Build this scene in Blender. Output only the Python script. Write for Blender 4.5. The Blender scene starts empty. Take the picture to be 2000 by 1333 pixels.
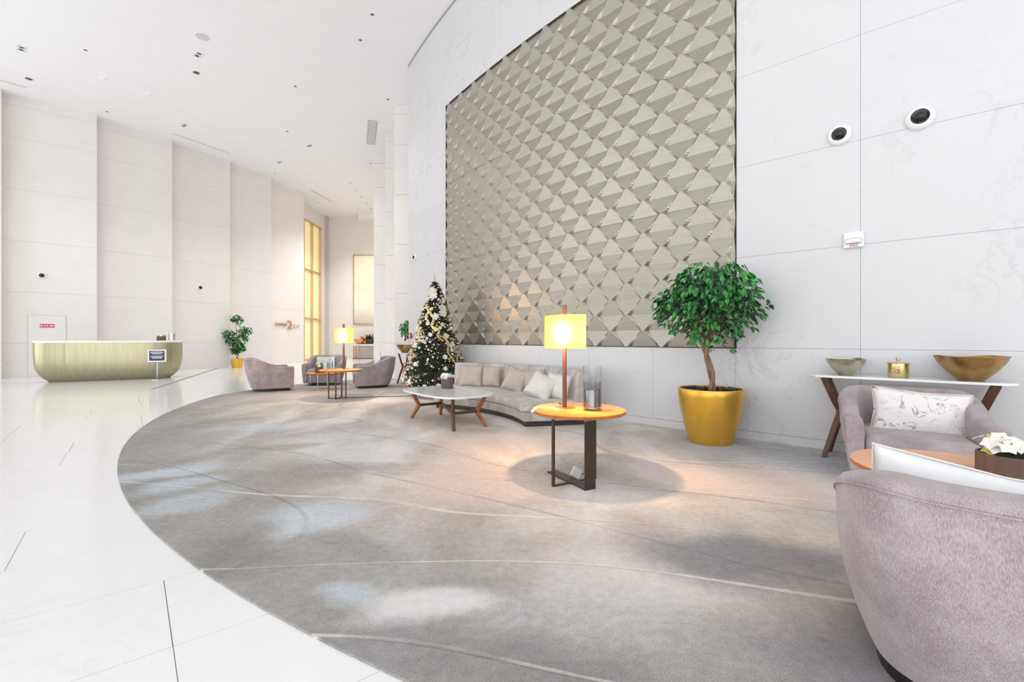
import bpy, bmesh, math, random
from mathutils import Vector, Matrix
PI = math.pi
C = bpy.context.scene.collection
S = bpy.context.scene
R = random.Random(7)
EYE, FP, HZ = 1.2, 900.0, 662.0
CEIL = 8.72

# ---------------------------------------------------------------- camera, world, light, exposure
cam = bpy.data.cameras.new('camera'); cam.sensor_width = 36; cam.lens = FP / 2000 * 36
cam.shift_y = -(666.5 - HZ) / 2000; cam.clip_end = 200; cam.clip_start = 0.05
co = bpy.data.objects.new('camera', cam); C.objects.link(co); co.location = (0, 0, EYE); co.rotation_euler = (PI / 2, 0, 0)
S.camera = co
w = bpy.data.worlds.new('world'); S.world = w; w.use_nodes = True
bg = w.node_tree.nodes['Background']; bg.inputs[0].default_value = (0.97, 0.985, 1.0, 1); bg.inputs[1].default_value = 1.3
S.view_settings.view_transform = 'Standard'; S.view_settings.look = 'None'; S.view_settings.gamma = 1
S.view_settings.use_curve_mapping = False
S.view_settings.exposure = -0.28
S.cycles.use_denoising = True
S.cycles.max_bounces = 10; S.cycles.diffuse_bounces = 6; S.cycles.glossy_bounces = 4; S.cycles.transmission_bounces = 8
S.cycles.caustics_reflective = False; S.cycles.caustics_refractive = False
S.cycles.sample_clamp_indirect = 6

def light(name, typ, loc, energy, color, size=0.1, rot=(0, 0, 0), spot=None, sy=None):
    d = bpy.data.lights.new(name, typ); d.energy = energy; d.color = color
    if typ == 'AREA':
        d.size = size
        if sy: d.shape = 'RECTANGLE'; d.size_y = sy
    else: d.shadow_soft_size = size
    if spot: d.spot_size = spot[0]; d.spot_blend = spot[1]
    o = bpy.data.objects.new(name, d); C.objects.link(o); o.location = loc; o.rotation_euler = rot
    return o

# daylight through the glass facade behind the photographer and to the left
light('facade_daylight', 'AREA', (-1.5, -4.8, 4.4), 450, (.955, .975, 1.0), 17, (math.radians(90), 0, 0), sy=8)
light('facade_daylight_left', 'AREA', (-17.9, 3, 4.4), 260, (.955, .975, 1.0), 13, (math.radians(90), 0, math.radians(-90)), sy=8)
# added fill lights, low by the facade and tilted up, to brighten the ceiling
light('ceiling_fill', 'AREA', (-5, -4.6, .6), 500, (.955, .975, 1.0), 22, (math.radians(128), 0, 0), sy=3)
light('ceiling_fill_left', 'AREA', (-17.6, 4, .6), 300, (.955, .975, 1.0), 14, (math.radians(128), 0, math.radians(-90)), sy=3)
# recessed ceiling downlights over the back of the lobby
for x_, y_, e_ in ((-9.3, 15.5, 240), (-7.6, 18.5, 220), (-7.9, 22.5, 400), (-8.2, 25.4, 800), (-5.5, 12.0, 230), (-12.6, 11.6, 150)):
    light('downlight_beam', 'SPOT', (x_, y_, CEIL - .05), e_*1.6, (1, .99, .975), .06, (0, 0, 0), spot=(math.radians(120), .8))

# ---------------------------------------------------------------- helpers
def P(px, py, z=0.0):
    d = (EYE - z) * FP / (py - HZ)
    return ((px - 1000) / FP * d, d)

def at_depth(px, py, d):
    return Vector(((px - 1000) / FP * d, d, EYE - (py - HZ) / FP * d))

class MB:
    def __init__(s): s.v = []; s.f = []
    def add(s, vs, fs):
        b = len(s.v); s.v += [tuple(v) for v in vs]; s.f += [tuple(b + i for i in f) for f in fs]; return s
    def box(s, a, b):
        (x0, y0, z0), (x1, y1, z1) = a, b
        return s.add([(x0,y0,z0),(x1,y0,z0),(x1,y1,z0),(x0,y1,z0),(x0,y0,z1),(x1,y0,z1),(x1,y1,z1),(x0,y1,z1)],
                     [(3,2,1,0),(4,5,6,7),(0,1,5,4),(1,2,6,5),(2,3,7,6),(3,0,4,7)])
    def prism(s, poly, z0, z1):
        n = len(poly)
        vs = [(x, y, z0) for x, y in poly] + [(x, y, z1) for x, y in poly]
        return s.add(vs, [tuple(range(n))[::-1], tuple(range(n, 2*n))] + [(i, (i+1) % n, n+(i+1) % n, n+i) for i in range(n)])
    def tube(s, pts, r, n=8, closed=False):
        pts = [Vector(p) for p in pts]; m = len(pts); rs = r if isinstance(r, (list, tuple)) else [r] * m
        vs = []; up = Vector((0, 0, 1)); prev = None
        for i, p in enumerate(pts):
            if closed: t = pts[(i+1) % m] - pts[i-1]
            else: t = pts[min(i+1, m-1)] - pts[max(i-1, 0)]
            t.normalize()
            a = prev if prev is not None else (up if abs(t.z) < .95 else Vector((1, 0, 0)))
            a = (a - t * a.dot(t)).normalized(); b = t.cross(a); prev = a
            for k in range(n):
                q = 2*PI*k/n; vs.append(p + (a*math.cos(q) + b*math.sin(q)) * rs[i])
        fs = []
        for i in range(m if closed else m-1):
            j = (i+1) % m
            for k in range(n): fs.append((i*n+k, i*n+(k+1) % n, j*n+(k+1) % n, j*n+k))
        if not closed: fs += [tuple(range(n))[::-1], tuple((m-1)*n+k for k in range(n))]
        return s.add(vs, fs)
    def lathe(s, prof, n=32, c=(0, 0), sx=1, sy=1, wob=None):
        vs = []; m = len(prof)
        for i, (r, z) in enumerate(prof):
            for k in range(n):
                q = 2*PI*k/n; dz = wob(q, i) if wob else 0
                vs.append((c[0] + r*sx*math.cos(q), c[1] + r*sy*math.sin(q), z + dz))
        fs = [(i*n+k, i*n+(k+1) % n, (i+1)*n+(k+1) % n, (i+1)*n+k) for i in range(m-1) for k in range(n)]
        if prof[0][0] > 1e-6: fs.append(tuple(range(n))[::-1])
        if prof[-1][0] > 1e-6: fs.append(tuple((m-1)*n+k for k in range(n)))
        return s.add(vs, fs)
    def bar(s, pts, w, t, side=None):
        """rectangular bar following pts; w across `side`, t the other way"""
        pts = [Vector(p) for p in pts]; m = len(pts); vs = []
        for i, p in enumerate(pts):
            tn = (pts[min(i+1, m-1)] - pts[max(i-1, 0)]).normalized()
            a = Vector(side) if side else (Vector((0, 0, 1)) if abs(tn.z) < .9 else Vector((1, 0, 0)))
            a = (a - tn * a.dot(tn)).normalized(); b = tn.cross(a)
            ww = w[i] if isinstance(w, (list, tuple)) else w; tt = t[i] if isinstance(t, (list, tuple)) else t
            for sa, sb in ((-1,-1),(1,-1),(1,1),(-1,1)): vs.append(p + a*sa*ww/2 + b*sb*tt/2)
        fs = [(i*4+k, i*4+(k+1) % 4, i*4+4+(k+1) % 4, i*4+4+k) for i in range(m-1) for k in range(4)]
        fs += [(3,2,1,0), tuple((m-1)*4+k for k in range(4))]
        return s.add(vs, fs)
    def sphere(s, c, r, nu=12, nv=8, sc=(1,1,1)):
        prof = []
        vs = [(c[0], c[1], c[2]-r*sc[2])]
        for i in range(1, nv):
            a = -PI/2 + PI*i/nv
            for k in range(nu):
                q = 2*PI*k/nu; vs.append((c[0]+r*sc[0]*math.cos(a)*math.cos(q), c[1]+r*sc[1]*math.cos(a)*math.sin(q), c[2]+r*sc[2]*math.sin(a)))
        vs.append((c[0], c[1], c[2]+r*sc[2])); fs = [(0, 1+(k+1) % nu, 1+k) for k in range(nu)]
        for i in range(nv-2):
            for k in range(nu):
                a = 1+i*nu+k; b = 1+i*nu+(k+1) % nu; fs.append((a, b, b+nu, a+nu))
        l = len(vs)-1; fs += [(l, 1+(nv-2)*nu+k, 1+(nv-2)*nu+(k+1) % nu) for k in range(nu)]
        return s.add(vs, fs)
    def xf(s, M):
        s.v = [tuple(M @ Vector(v)) for v in s.v]; return s
    def mesh(s, name, smooth=False, fixn=True):
        me = bpy.data.meshes.new(name); me.from_pydata(s.v, [], s.f)
        if fixn:
            bm = bmesh.new(); bm.from_mesh(me); bmesh.ops.recalc_face_normals(bm, faces=bm.faces[:]); bm.to_mesh(me); bm.free()
        if smooth:
            me.polygons.foreach_set('use_smooth', [True]*len(me.polygons))
            if isinstance(smooth, (int, float)) and smooth is not True: me.set_sharp_from_angle(angle=math.radians(smooth))
        me.update(); return me
    def build(s, name, m, parent=None, smooth=False, bevel=0, fixn=True, sub=0):
        me = s.mesh(name, smooth, fixn); me.materials.append(m)
        return link(name, me, parent, bevel, sub)

def link(name, me, parent=None, bevel=0, sub=0):
    o = bpy.data.objects.new(name, me); C.objects.link(o)
    if parent: o.parent = parent
    if sub:
        sm = o.modifiers.new('s', 'SUBSURF'); sm.levels = sub; sm.render_levels = sub
    if bevel:
        b = o.modifiers.new('b', 'BEVEL'); b.width = bevel; b.segments = 2; b.limit_method = 'ANGLE'; b.angle_limit = math.radians(40)
    return o

def tag(o, label=None, cat=None, group=None, kind=None):
    if label: o['label'] = label
    if cat: o['category'] = cat
    if group: o['group'] = group
    if kind: o['kind'] = kind
    return o

def thing(name, label, cat, loc=(0, 0, 0), rz=0, group=None):
    o = bpy.data.objects.new(name, None); C.objects.link(o); o.location = loc; o.rotation_euler = (0, 0, rz)
    o.empty_display_size = .1
    return tag(o, label, cat, group)

KIDS = {}
def dup(root, loc, rz, label, scale=None):
    def cp(o, parent):
        c = o.copy(); C.objects.link(c)
        if parent: c.parent = parent
        for ch in [x for x in bpy.data.objects if x.parent == o]: cp(ch, c)
        return c
    bpy.context.view_layer.update()
    r = cp(root, None); r.location = loc; r.rotation_euler = (0, 0, rz); r['label'] = label
    if scale: r.scale = (scale,)*3
    return r

# ---------------------------------------------------------------- materials
def newmat(name):
    m = bpy.data.materials.new(name); m.use_nodes = True; nt = m.node_tree
    return m, nt, nt.nodes['Principled BSDF']

def N(nt, t, **k):
    n = nt.nodes.new(t)
    for a, b in k.items():
        if a.startswith('i_'): n.inputs[a[2:]].default_value = b
        else: setattr(n, a, b)
    return n

def ramp(nt, fac, stops):
    r = nt.nodes.new('ShaderNodeValToRGB'); e = r.color_ramp.elements
    while len(e) < len(stops): e.new(.5)
    for i, (p, c) in enumerate(stops): e[i].position = p; e[i].color = (*c, 1) if len(c) == 3 else c
    nt.links.new(fac, r.inputs[0]); return r.outputs[0]

def coords(nt, scale=(1, 1, 1), rot=(0, 0, 0), kind='Object'):
    tc = nt.nodes.new('ShaderNodeTexCoord'); mp = nt.nodes.new('ShaderNodeMapping')
    mp.inputs['Scale'].default_value = scale; mp.inputs['Rotation'].default_value = rot
    nt.links.new(tc.outputs[kind], mp.inputs[0]); return mp.outputs[0]

def noise(nt, vec, scale, detail=4, rough=.55, dist=0):
    n = N(nt, 'ShaderNodeTexNoise'); n.inputs['Scale'].default_value = scale; n.inputs['Detail'].default_value = detail
    n.inputs['Roughness'].default_value = rough; n.inputs['Distortion'].default_value = dist
    if vec is not None: nt.links.new(vec, n.inputs['Vector'])
    return n.outputs['Fac']

def bump(nt, bs, h, strength, dist=.01):
    b = nt.nodes.new('ShaderNodeBump'); b.inputs['Strength'].default_value = strength; b.inputs['Distance'].default_value = dist
    nt.links.new(h, b.inputs['Height']); nt.links.new(b.outputs[0], bs.inputs['Normal']); return b

def mixc(nt, fac, a, b, mode='MIX'):
    m = nt.nodes.new('ShaderNodeMix'); m.data_type = 'RGBA'; m.blend_type = mode
    for s_, v in ((m.inputs[0], fac), (m.inputs[6], a), (m.inputs[7], b)):
        if isinstance(v, (int, float)): s_.default_value = v
        elif isinstance(v, tuple): s_.default_value = (*v, 1)
        else: nt.links.new(v, s_)
    return m.outputs[2]

def math_(nt, op, a, b=None, c=None):
    m = nt.nodes.new('ShaderNodeMath'); m.operation = op
    for i, v in enumerate((a, b, c)):
        if v is None: continue
        if isinstance(v, (int, float)): m.inputs[i].default_value = v
        else: nt.links.new(v, m.inputs[i])
    return m.outputs[0]

def simple(name, col, rough=.5, metal=0, var=0, vs=8, bmp=0, bs=60, coat=0, stretch=(1, 1, 1), **kw):
    m, nt, b = newmat(name); b.inputs['Base Color'].default_value = (*col, 1); b.inputs['Roughness'].default_value = rough
    b.inputs['Metallic'].default_value = metal; b.inputs['Coat Weight'].default_value = coat
    v = coords(nt, stretch)
    if var:
        n = noise(nt, v, vs, 3); lo = tuple(c*(1-var) for c in col); hi = tuple(min(1, c*(1+var)) for c in col)
        nt.links.new(ramp(nt, n, [(.3, lo), (.7, hi)]), b.inputs['Base Color'])
    if bmp: bump(nt, b, noise(nt, v, bs, 3), bmp, .004)
    for k, x in kw.items(): b.inputs[k.replace('_', ' ')].default_value = x
    return m

def wood(name, c0, c1, rough=.4, scale=14, st=(1, 1, .12)):
    m, nt, b = newmat(name); v = coords(nt, st)
    n = noise(nt, v, scale, 6, .6, 1.2); nt.links.new(ramp(nt, n, [(.3, c0), (.7, c1)]), b.inputs['Base Color'])
    b.inputs['Roughness'].default_value = rough; bump(nt, b, n, .08, .002); return m

def fabric(name, c0, c1, weave=420, rough=.9, streak=(1, 1, .35), bm=.5, crease=0):
    m, nt, b = newmat(name); v = coords(nt, streak)
    n = noise(nt, v, weave, 2, .6); big = noise(nt, coords(nt), 5, 3, .6, .6)
    f = math_(nt, 'ADD', math_(nt, 'MULTIPLY', n, .6), math_(nt, 'MULTIPLY', big, .5))
    nt.links.new(ramp(nt, f, [(.38, c0), (.7, c1)]), b.inputs['Base Color'])
    b.inputs['Roughness'].default_value = rough; b.inputs['Sheen Weight'].default_value = .35; b.inputs['Sheen Roughness'].default_value = .4
    h = n
    if crease: h = math_(nt, 'ADD', math_(nt, 'MULTIPLY', n, .1), math_(nt, 'MULTIPLY', noise(nt, coords(nt), 9, 3, .5, 1.5), crease))
    bump(nt, b, h, bm, .006 if not crease else .03); return m

def marble(name, base, vein, scale=1.3, amount=.5, rough=.3, spec=.5):
    m, nt, b = newmat(name)
    g = N(nt, 'ShaderNodeNewGeometry'); v = g.outputs['Position']
    a = noise(nt, v, scale, 8, .62, 1.4); cl = noise(nt, v, .45, 3)
    k = math_(nt, 'ABSOLUTE', math_(nt, 'SUBTRACT', a, .5))
    vmask = ramp(nt, k, [(0, (1, 1, 1)), (.022, (0, 0, 0))])
    vm = math_(nt, 'MULTIPLY', vmask, math_(nt, 'MULTIPLY', ramp(nt, cl, [(.45, (0, 0, 0)), (.68, (1, 1, 1))]), amount))
    spots = ramp(nt, noise(nt, v, 3.4, 5, .6, .4), [(.64, (0, 0, 0)), (.76, (1, 1, 1))])
    fm = math_(nt, 'MAXIMUM', vm, math_(nt, 'MULTIPLY', spots, amount*.5))
    cloud = mixc(nt, noise(nt, v, 1.1, 4), tuple(c*.965 for c in base), base)
    nt.links.new(mixc(nt, fm, cloud, vein), b.inputs['Base Color']); b.inputs['Roughness'].default_value = rough
    return m

M = {}
M['ceil'] = simple('ceiling_paint', (.86, .86, .865), .9, var=.01, vs=2)
M['wallL'] = simple('beige_wall_covering', (.80, .765, .735), .75, var=.02, vs=2, bmp=.05, bs=200)
M['wallLb'] = simple('beige_wall_joint', (.60, .56, .52), .9)
M['marble'] = marble('white_veined_marble', (.655, .655, .668), (.34, .34, .35), 1.1, .42, .28)
M['marblejoint'] = simple('grout', (.62, .62, .63), .9)
M['floor'] = marble('polished_white_floor_stone', (.83, .83, .83), (.60, .60, .61), .9, .35, .13)
M['floorjoint'] = simple('floor_joint', (.42, .42, .42), .8)
M['table_marble'] = marble('table_marble', (.84, .85, .85), (.5, .5, .52), 5, .4, .15)
M['walnut'] = wood('walnut', (.055, .02, .010), (.13, .05, .022))
M['walnut_orange'] = wood('oiled_wood', (.20, .065, .018), (.36, .13, .04), .35)
M['amber'] = wood('amber_veneer', (.66, .25, .02), (.84, .40, .045), .22, 5, (.35, 3, 1))
M['amber_edge'] = wood('amber_edge', (.40, .12, .03), (.55, .18, .05), .35)
M['peach'] = wood('peach_veneer', (.72, .36, .20), (.80, .43, .26), .4, 5, (.35, 3, 1))
M['bronze'] = simple('bronze_metal', (.085, .068, .055), .3, .85, var=.1)
M['brass'] = simple('brass', (.72, .55, .28), .25, 1, var=.06)
M['goldpot'] = simple('gold_lacquer', (.76, .44, .055), .36, .8, var=.04, coat=.3, bmp=.04, bs=300)
M['antique'] = simple('antique_gold', (.50, .31, .12), .32, .95, var=.25, vs=9, bmp=.1, bs=30)
M['champagne'] = simple('champagne_metal', (.60, .54, .40), .32, .95, var=.15, vs=9, bmp=.1, bs=30)
M['copper'] = simple('copper', (.75, .35, .18), .25, .9, var=.1)
M['hammered'] = simple('hammered_brass', (.70, .55, .27), .22, 1, bmp=.5, bs=70)
M['darkmetal'] = simple('dark_metal', (.06, .05, .05), .35, .8)
M['chrome'] = simple('steel', (.6, .6, .62), .2, 1)
M['black'] = simple('black_lacquer', (.012, .011, .011), .4)
M['plinth'] = simple('dark_plinth', (.030, .022, .020), .45)
M['white'] = simple('white_plastic', (.82, .83, .84), .35)
M['cord'] = simple('black_rubber', (.03, .03, .03), .6)
M['chair'] = fabric('mauve_velvet', (.25, .20, .205), (.51, .44, .445), 340, .9, (1, 1, .22), .6)
M['chairwarm'] = M['chair']
M['sofa'] = fabric('greige_velvet', (.27, .24, .21), (.66, .62, .58), 260, .6, (1, 1, 1), .6, .6)
M['cush_taupe'] = fabric('taupe_velvet_cushion', (.42, .36, .31), (.58, .51, .45), 350, .8, (1, 1, 1), .4, .25)
M['cush_light'] = fabric('pale_velvet_cushion', (.60, .57, .54), (.76, .73, .70), 350, .8, (1, 1, 1), .4, .25)
M['cush_white'] = fabric('white_linen_cushion', (.74, .75, .75), (.84, .85, .86), 500, .95, (1, 1, 1), .3, .15)
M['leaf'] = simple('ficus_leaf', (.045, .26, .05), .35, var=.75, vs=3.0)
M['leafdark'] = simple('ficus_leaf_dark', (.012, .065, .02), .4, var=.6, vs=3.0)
M['bark'] = wood('bark', (.13, .075, .045), (.34, .22, .15), .8, 30)
M['stone'] = simple('black_pebble', (.015, .016, .02), .32, var=.4)
M['soil'] = simple('soil', (.02, .015, .012), .9)
M['potbrown'] = wood('dark_brown_wood', (.10, .06, .045), (.18, .11, .085), .5, 20)
M['needle'] = simple('fir_needle', (.018, .055, .032), .6, var=.6, vs=5)
M['petal'] = simple('white_petal', (.80, .79, .74), .5)
M['petalcream'] = simple('cream_petal', (.78, .70, .50), .45)
M['petalyellow'] = simple('yellow_green_petal', (.62, .62, .10), .5)
M['bauble'] = simple('pearl_bauble', (.80, .76, .72), .15, .3, coat=.5)
M['baublegold'] = simple('gold_bauble', (.75, .48, .18), .18, .9)
M['ribbon'] = simple('gold_ribbon', (.72, .55, .24), .35, .5)
M['red'] = simple('red_plastic', (.62, .03, .04), .4)
M['navy'] = simple('navy_print', (.015, .02, .06), .4)
M['ink'] = simple('white_print', (.85, .85, .88), .5)
M['grey'] = simple('grey_metal', (.35, .35, .36), .4, .4)
M['greylite'] = simple('grey_grille', (.62, .62, .63), .6)
M['ringgrey'] = simple('dark_aperture', (.10, .10, .10), .6)
M['desktop'] = simple('desk_top_stone', (.86, .85, .83), .25)
def m_desk():
    m, nt, b = newmat('brushed_champagne_brass'); v = coords(nt, (3, 3, .12))
    n = noise(nt, v, 6, 4, .6); nt.links.new(ramp(nt, n, [(.3, (.36, .335, .21)), (.7, (.44, .41, .265))]), b.inputs['Base Color'])
    b.inputs['Metallic'].default_value = .85; b.inputs['Roughness'].default_value = .3; bump(nt, b, n, .04, .002); return m
M['desk'] = m_desk()
def m_relief():
    m, nt, b = newmat('satin_champagne_relief'); v = coords(nt, (1, 1, 8))
    n = noise(nt, v, 3, 4, .6); nt.links.new(ramp(nt, n, [(.3, (.40, .378, .32)), (.7, (.46, .435, .375))]), b.inputs['Base Color'])
    b.inputs['Metallic'].default_value = .9; b.inputs['Roughness'].default_value = .42; return m
M['relief'] = m_relief()
def m_glass(name, tint, gl):
    m = bpy.data.materials.new(name); m.use_nodes = True; nt = m.node_tree; nt.nodes.clear()
    o = N(nt, 'ShaderNodeOutputMaterial'); t = N(nt, 'ShaderNodeBsdfTransparent'); g_ = N(nt, 'ShaderNodeBsdfGlossy'); x = N(nt, 'ShaderNodeMixShader')
    t.inputs[0].default_value = (*tint, 1); g_.inputs['Roughness'].default_value = .04; lw = N(nt, 'ShaderNodeLayerWeight'); lw.inputs[0].default_value = .5
    f = math_(nt, 'ADD', math_(nt, 'MULTIPLY', math_(nt, 'POWER', lw.outputs['Facing'], 4.0), .45), gl)
    nt.links.new(f, x.inputs[0]); nt.links.new(t.outputs[0], x.inputs[1]); nt.links.new(g_.outputs[0], x.inputs[2]); nt.links.new(x.outputs[0], o.inputs[0]); return m
M['glass'] = m_glass('clear_glass', (.97, .975, .98), .02)
M['mirrorglass'] = m_glass('mercury_glass', (.74, .72, .70), .28)
def emis(name, col, st, base=None):
    m, nt, b = newmat(name); b.inputs['Base Color'].default_value = (*(base or col), 1)
    b.inputs['Emission Color'].default_value = (*col, 1); b.inputs['Emission Strength'].default_value = st; return m
M['bulb'] = emis('bulb_glow', (1, .72, .35), 28)
M['fairy'] = emis('fairy_light', (1, .62, .25), 5)
M['pane'] = emis('backlit_gold_glass', (1, .80, .42), .42, (.85, .72, .45))
def m_shade():
    m = bpy.data.materials.new('lamp_shade_linen'); m.use_nodes = True; nt = m.node_tree; nt.nodes.clear()
    o = N(nt, 'ShaderNodeOutputMaterial'); d = N(nt, 'ShaderNodeBsdfDiffuse'); t = N(nt, 'ShaderNodeBsdfTranslucent'); x = N(nt, 'ShaderNodeMixShader')
    d.inputs[0].default_value = (.80, .55, .30, 1); t.inputs[0].default_value = (.62, .33, .06, 1); x.inputs[0].default_value = .5
    nt.links.new(d.outputs[0], x.inputs[1]); nt.links.new(t.outputs[0], x.inputs[2]); nt.links.new(x.outputs[0], o.inputs[0]); return m
M['shade'] = m_shade()

def m_carpet():
    m, nt, b = newmat('hand_tufted_carpet'); g = N(nt, 'ShaderNodeNewGeometry'); pos = g.outputs['Position']
    def mp(sc, rz=0, loc=(0, 0, 0)):
        x = N(nt, 'ShaderNodeMapping'); x.inputs['Scale'].default_value = sc; x.inputs['Rotation'].default_value = (0, 0, rz)
        x.inputs['Location'].default_value = loc; nt.links.new(pos, x.inputs[0]); return x.outputs[0]
    def blob(x, y, rx, ry, rz=0, edge=.9):
        # soft spot at (x, y)
        s_ = N(nt, 'ShaderNodeVectorMath', operation='SUBTRACT'); nt.links.new(warp, s_.inputs[0]); s_.inputs[1].default_value = (x, y, 0)
        q = N(nt, 'ShaderNodeMapping'); q.vector_type = 'TEXTURE'; q.inputs['Rotation'].default_value = (0, 0, rz); q.inputs['Scale'].default_value = (rx, ry, 1e3)
        nt.links.new(s_.outputs[0], q.inputs[0]); l = N(nt, 'ShaderNodeVectorMath', operation='LENGTH'); nt.links.new(q.outputs[0], l.inputs[0])
        r = N(nt, 'ShaderNodeMapRange'); r.interpolation_type = 'SMOOTHSTEP'; r.inputs[1].default_value = 1.0; r.inputs[2].default_value = 1 - edge*.8
        nt.links.new(l.outputs['Value'], r.inputs[0]); return r.outputs[0]
    wn = N(nt, 'ShaderNodeTexNoise'); wn.inputs['Scale'].default_value = 1.3; wn.inputs['Detail'].default_value = 4; nt.links.new(pos, wn.inputs['Vector'])
    wv = N(nt, 'ShaderNodeVectorMath', operation='MULTIPLY_ADD'); nt.links.new(wn.outputs['Color'], wv.inputs[0]); wv.inputs[1].default_value = (.55, .55, 0)
    wo = N(nt, 'ShaderNodeVectorMath', operation='SUBTRACT'); nt.links.new(pos, wo.inputs[0]); wo.inputs[1].default_value = (.275, .275, 0)
    nt.links.new(wo.outputs[0], wv.inputs[2]); warp = wv.outputs[0]
    n1 = noise(nt, mp((1, .55, 1), .5), 1.0, 6, .6, .5)
    n2 = noise(nt, mp((.8, .4, 1), -.3, (5, 2, 0)), 1.2, 5, .6, .5)
    grey, taupe, pale, blue, pink, dark = (.215, .213, .198), (.50, .455, .415), (.74, .71, .685), (.57, .63, .69), (.74, .60, .53), (.25, .25, .26)
    c = ramp(nt, n1, [(.38, (.46, .42, .385)), (.50, (.59, .55, .51)), (.60, pale)])
    c = mixc(nt, math_(nt, 'MULTIPLY', ramp(nt, n2, [(.56, (0, 0, 0)), (.70, (1, 1, 1))]), .55), c, blue)
    c = mixc(nt, math_(nt, 'MULTIPLY', ramp(nt, n2, [(.30, (1, 1, 1)), (.44, (0, 0, 0))]), .45), c, pink)
    # darker olive grey border toward the rim of the round carpet
    d = N(nt, 'ShaderNodeVectorMath', operation='DISTANCE'); nt.links.new(warp, d.inputs[0]); d.inputs[1].default_value = (5.07, 11.73, 0)
    rim = N(nt, 'ShaderNodeMapRange'); rim.interpolation_type = 'SMOOTHSTEP'; rim.inputs[1].default_value = 9.3; rim.inputs[2].default_value = 11.5
    nt.links.new(d.outputs['Value'], rim.inputs[0])
    c = mixc(nt, math_(nt, 'MULTIPLY', rim.outputs[0], .72), c, grey)
    for x, y, rx, ry, rz, col, a in (
        (1.45, 1.7, .7, .4, -.3, (.22, .22, .26), .7), (.25, 1.62, .5, .2, -.3, dark, .6), (.75, 3.0, .45, .3, 0, (.42, .33, .31), .4),
        (1.9, 3.9, 1.2, .7, -.5, pink, .8), (-.3, 3.9, 1.0, 1.0, 0, pink, .75), (.3, 3.0, .6, .4, 0, pale, .5), (-.2, 5.2, 1.2, .9, .5, pink, .5),
        (.7, 2.4, .8, .5, 0, pale, .7), (.25, 2.05, .7, .4, .2, (.55, .55, .55), .6), (-.4, 2.15, .35, .22, 0, pale, .8), (-1.35, 3.2, .45, .3, .3, blue, .75),
        (-3.1, 4.1, .6, .35, .8, blue, .8), (-2.4, 3.4, .5, .3, .7, blue, .6), (-.75, 2.2, .2, .15, 0, blue, .7), (-3.3, 6.3, 1.1, .4, .3, blue, .5),
        (-1.7, 4.7, .6, .35, .2, blue, .55), (-.5, 1.75, .5, .25, -.3, dark, .35), (.2, 1.75, .4, .2, 0, grey, .4), (-1.5, 2.6, .6, .3, -.4, grey, .5),
        (-4.2, 9.8, 2.2, 1.4, 0, (.52, .45, .39), .6), (-.9, 7.5, 1.6, 1.2, 0, (.52, .47, .44), .5), (3.0, 4.6, 1.8, .8, -.7, (.42, .43, .47), .7), (1.25, 2.55, .95, .42, -.2, dark, .9), (-.35, 2.1, .38, .26, .2, (.70, .69, .68), .95), (-1.25, 3.05, .40, .28, .3, (.58, .62, .66), .9), (-2.7, 3.75, .5, .26, .7, (.50, .55, .60), .9), (-.9, 2.7, .5, .2, -.6, (.30, .29, .27), .6), (-1.9, 5.8, 1.0, .35, .1, (.62, .62, .62), .7), (-1.2, 4.3, .6, .25, -.2, (.32, .31, .29), .55), (-2.6, 5.0, .7, .25, .5, (.34, .33, .31), .6)):
        c = mixc(nt, math_(nt, 'MULTIPLY', blob(x, y, rx, ry, rz), a), c, col)
    # carved curved grooves
    wv2 = N(nt, 'ShaderNodeTexWave'); wv2.inputs['Scale'].default_value = .42; wv2.inputs['Distortion'].default_value = 9; wv2.inputs['Detail'].default_value = 1.0
    wv2.inputs['Detail Scale'].default_value = 1.1; wv2.bands_direction = 'Y'; nt.links.new(mp((.45, 1, 1), .25), wv2.inputs['Vector'])
    line = ramp(nt, wv2.outputs['Fac'], [(0, (1, 1, 1)), (.0007, (0, 0, 0))])
    wv3 = N(nt, 'ShaderNodeTexWave'); wv3.inputs['Scale'].default_value = .36; wv3.inputs['Distortion'].default_value = 11; wv3.inputs['Detail'].default_value = 1
    wv3.inputs['Detail Scale'].default_value = .9; nt.links.new(mp((.4, 1, 1), -.5, (3, 1, 0)), wv3.inputs['Vector'])
    line2 = ramp(nt, wv3.outputs['Fac'], [(0, (1, 1, 1)), (.0003, (0, 0, 0))])
    lm = ramp(nt, noise(nt, mp((1, 1, 1), 0, (7, 3, 0)), 1.1, 2), [(.40, (.12, .12, .12)), (.58, (1, 1, 1))])
    c = mixc(nt, math_(nt, 'MULTIPLY', math_(nt, 'MULTIPLY', line, lm), .6), c, (.80, .76, .72)); c = mixc(nt, math_(nt, 'MULTIPLY', math_(nt, 'MULTIPLY', line2, lm), .42), c, (.22, .21, .21))
    streak = noise(nt, mp((1.2, 3, 1), .5), 3.5, 5, .7, .8)
    c = mixc(nt, .16, c, ramp(nt, streak, [(.3, (.28, .28, .28)), (.7, (.75, .75, .75))]), 'OVERLAY')
    mott = noise(nt, pos, 22, 4, .7)
    c = mixc(nt, .28, c, ramp(nt, mott, [(.3, (.25, .25, .25)), (.7, (.75, .75, .75))]), 'OVERLAY')
    pile = noise(nt, pos, 170, 3, .75)
    c = mixc(nt, .85, c, ramp(nt, pile, [(.3, (.28, .28, .28)), (.7, (.72, .72, .72))]), 'OVERLAY')
    nt.links.new(c, b.inputs['Base Color']); b.inputs['Roughness'].default_value = .95; 
    h = math_(nt, 'SUBTRACT', math_(nt, 'MULTIPLY', pile, .5), math_(nt, 'MULTIPLY', math_(nt, 'MAXIMUM', line, line2), .8))
    bump(nt, b, h, .7, .012); return m
M['carpet'] = m_carpet()

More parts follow.
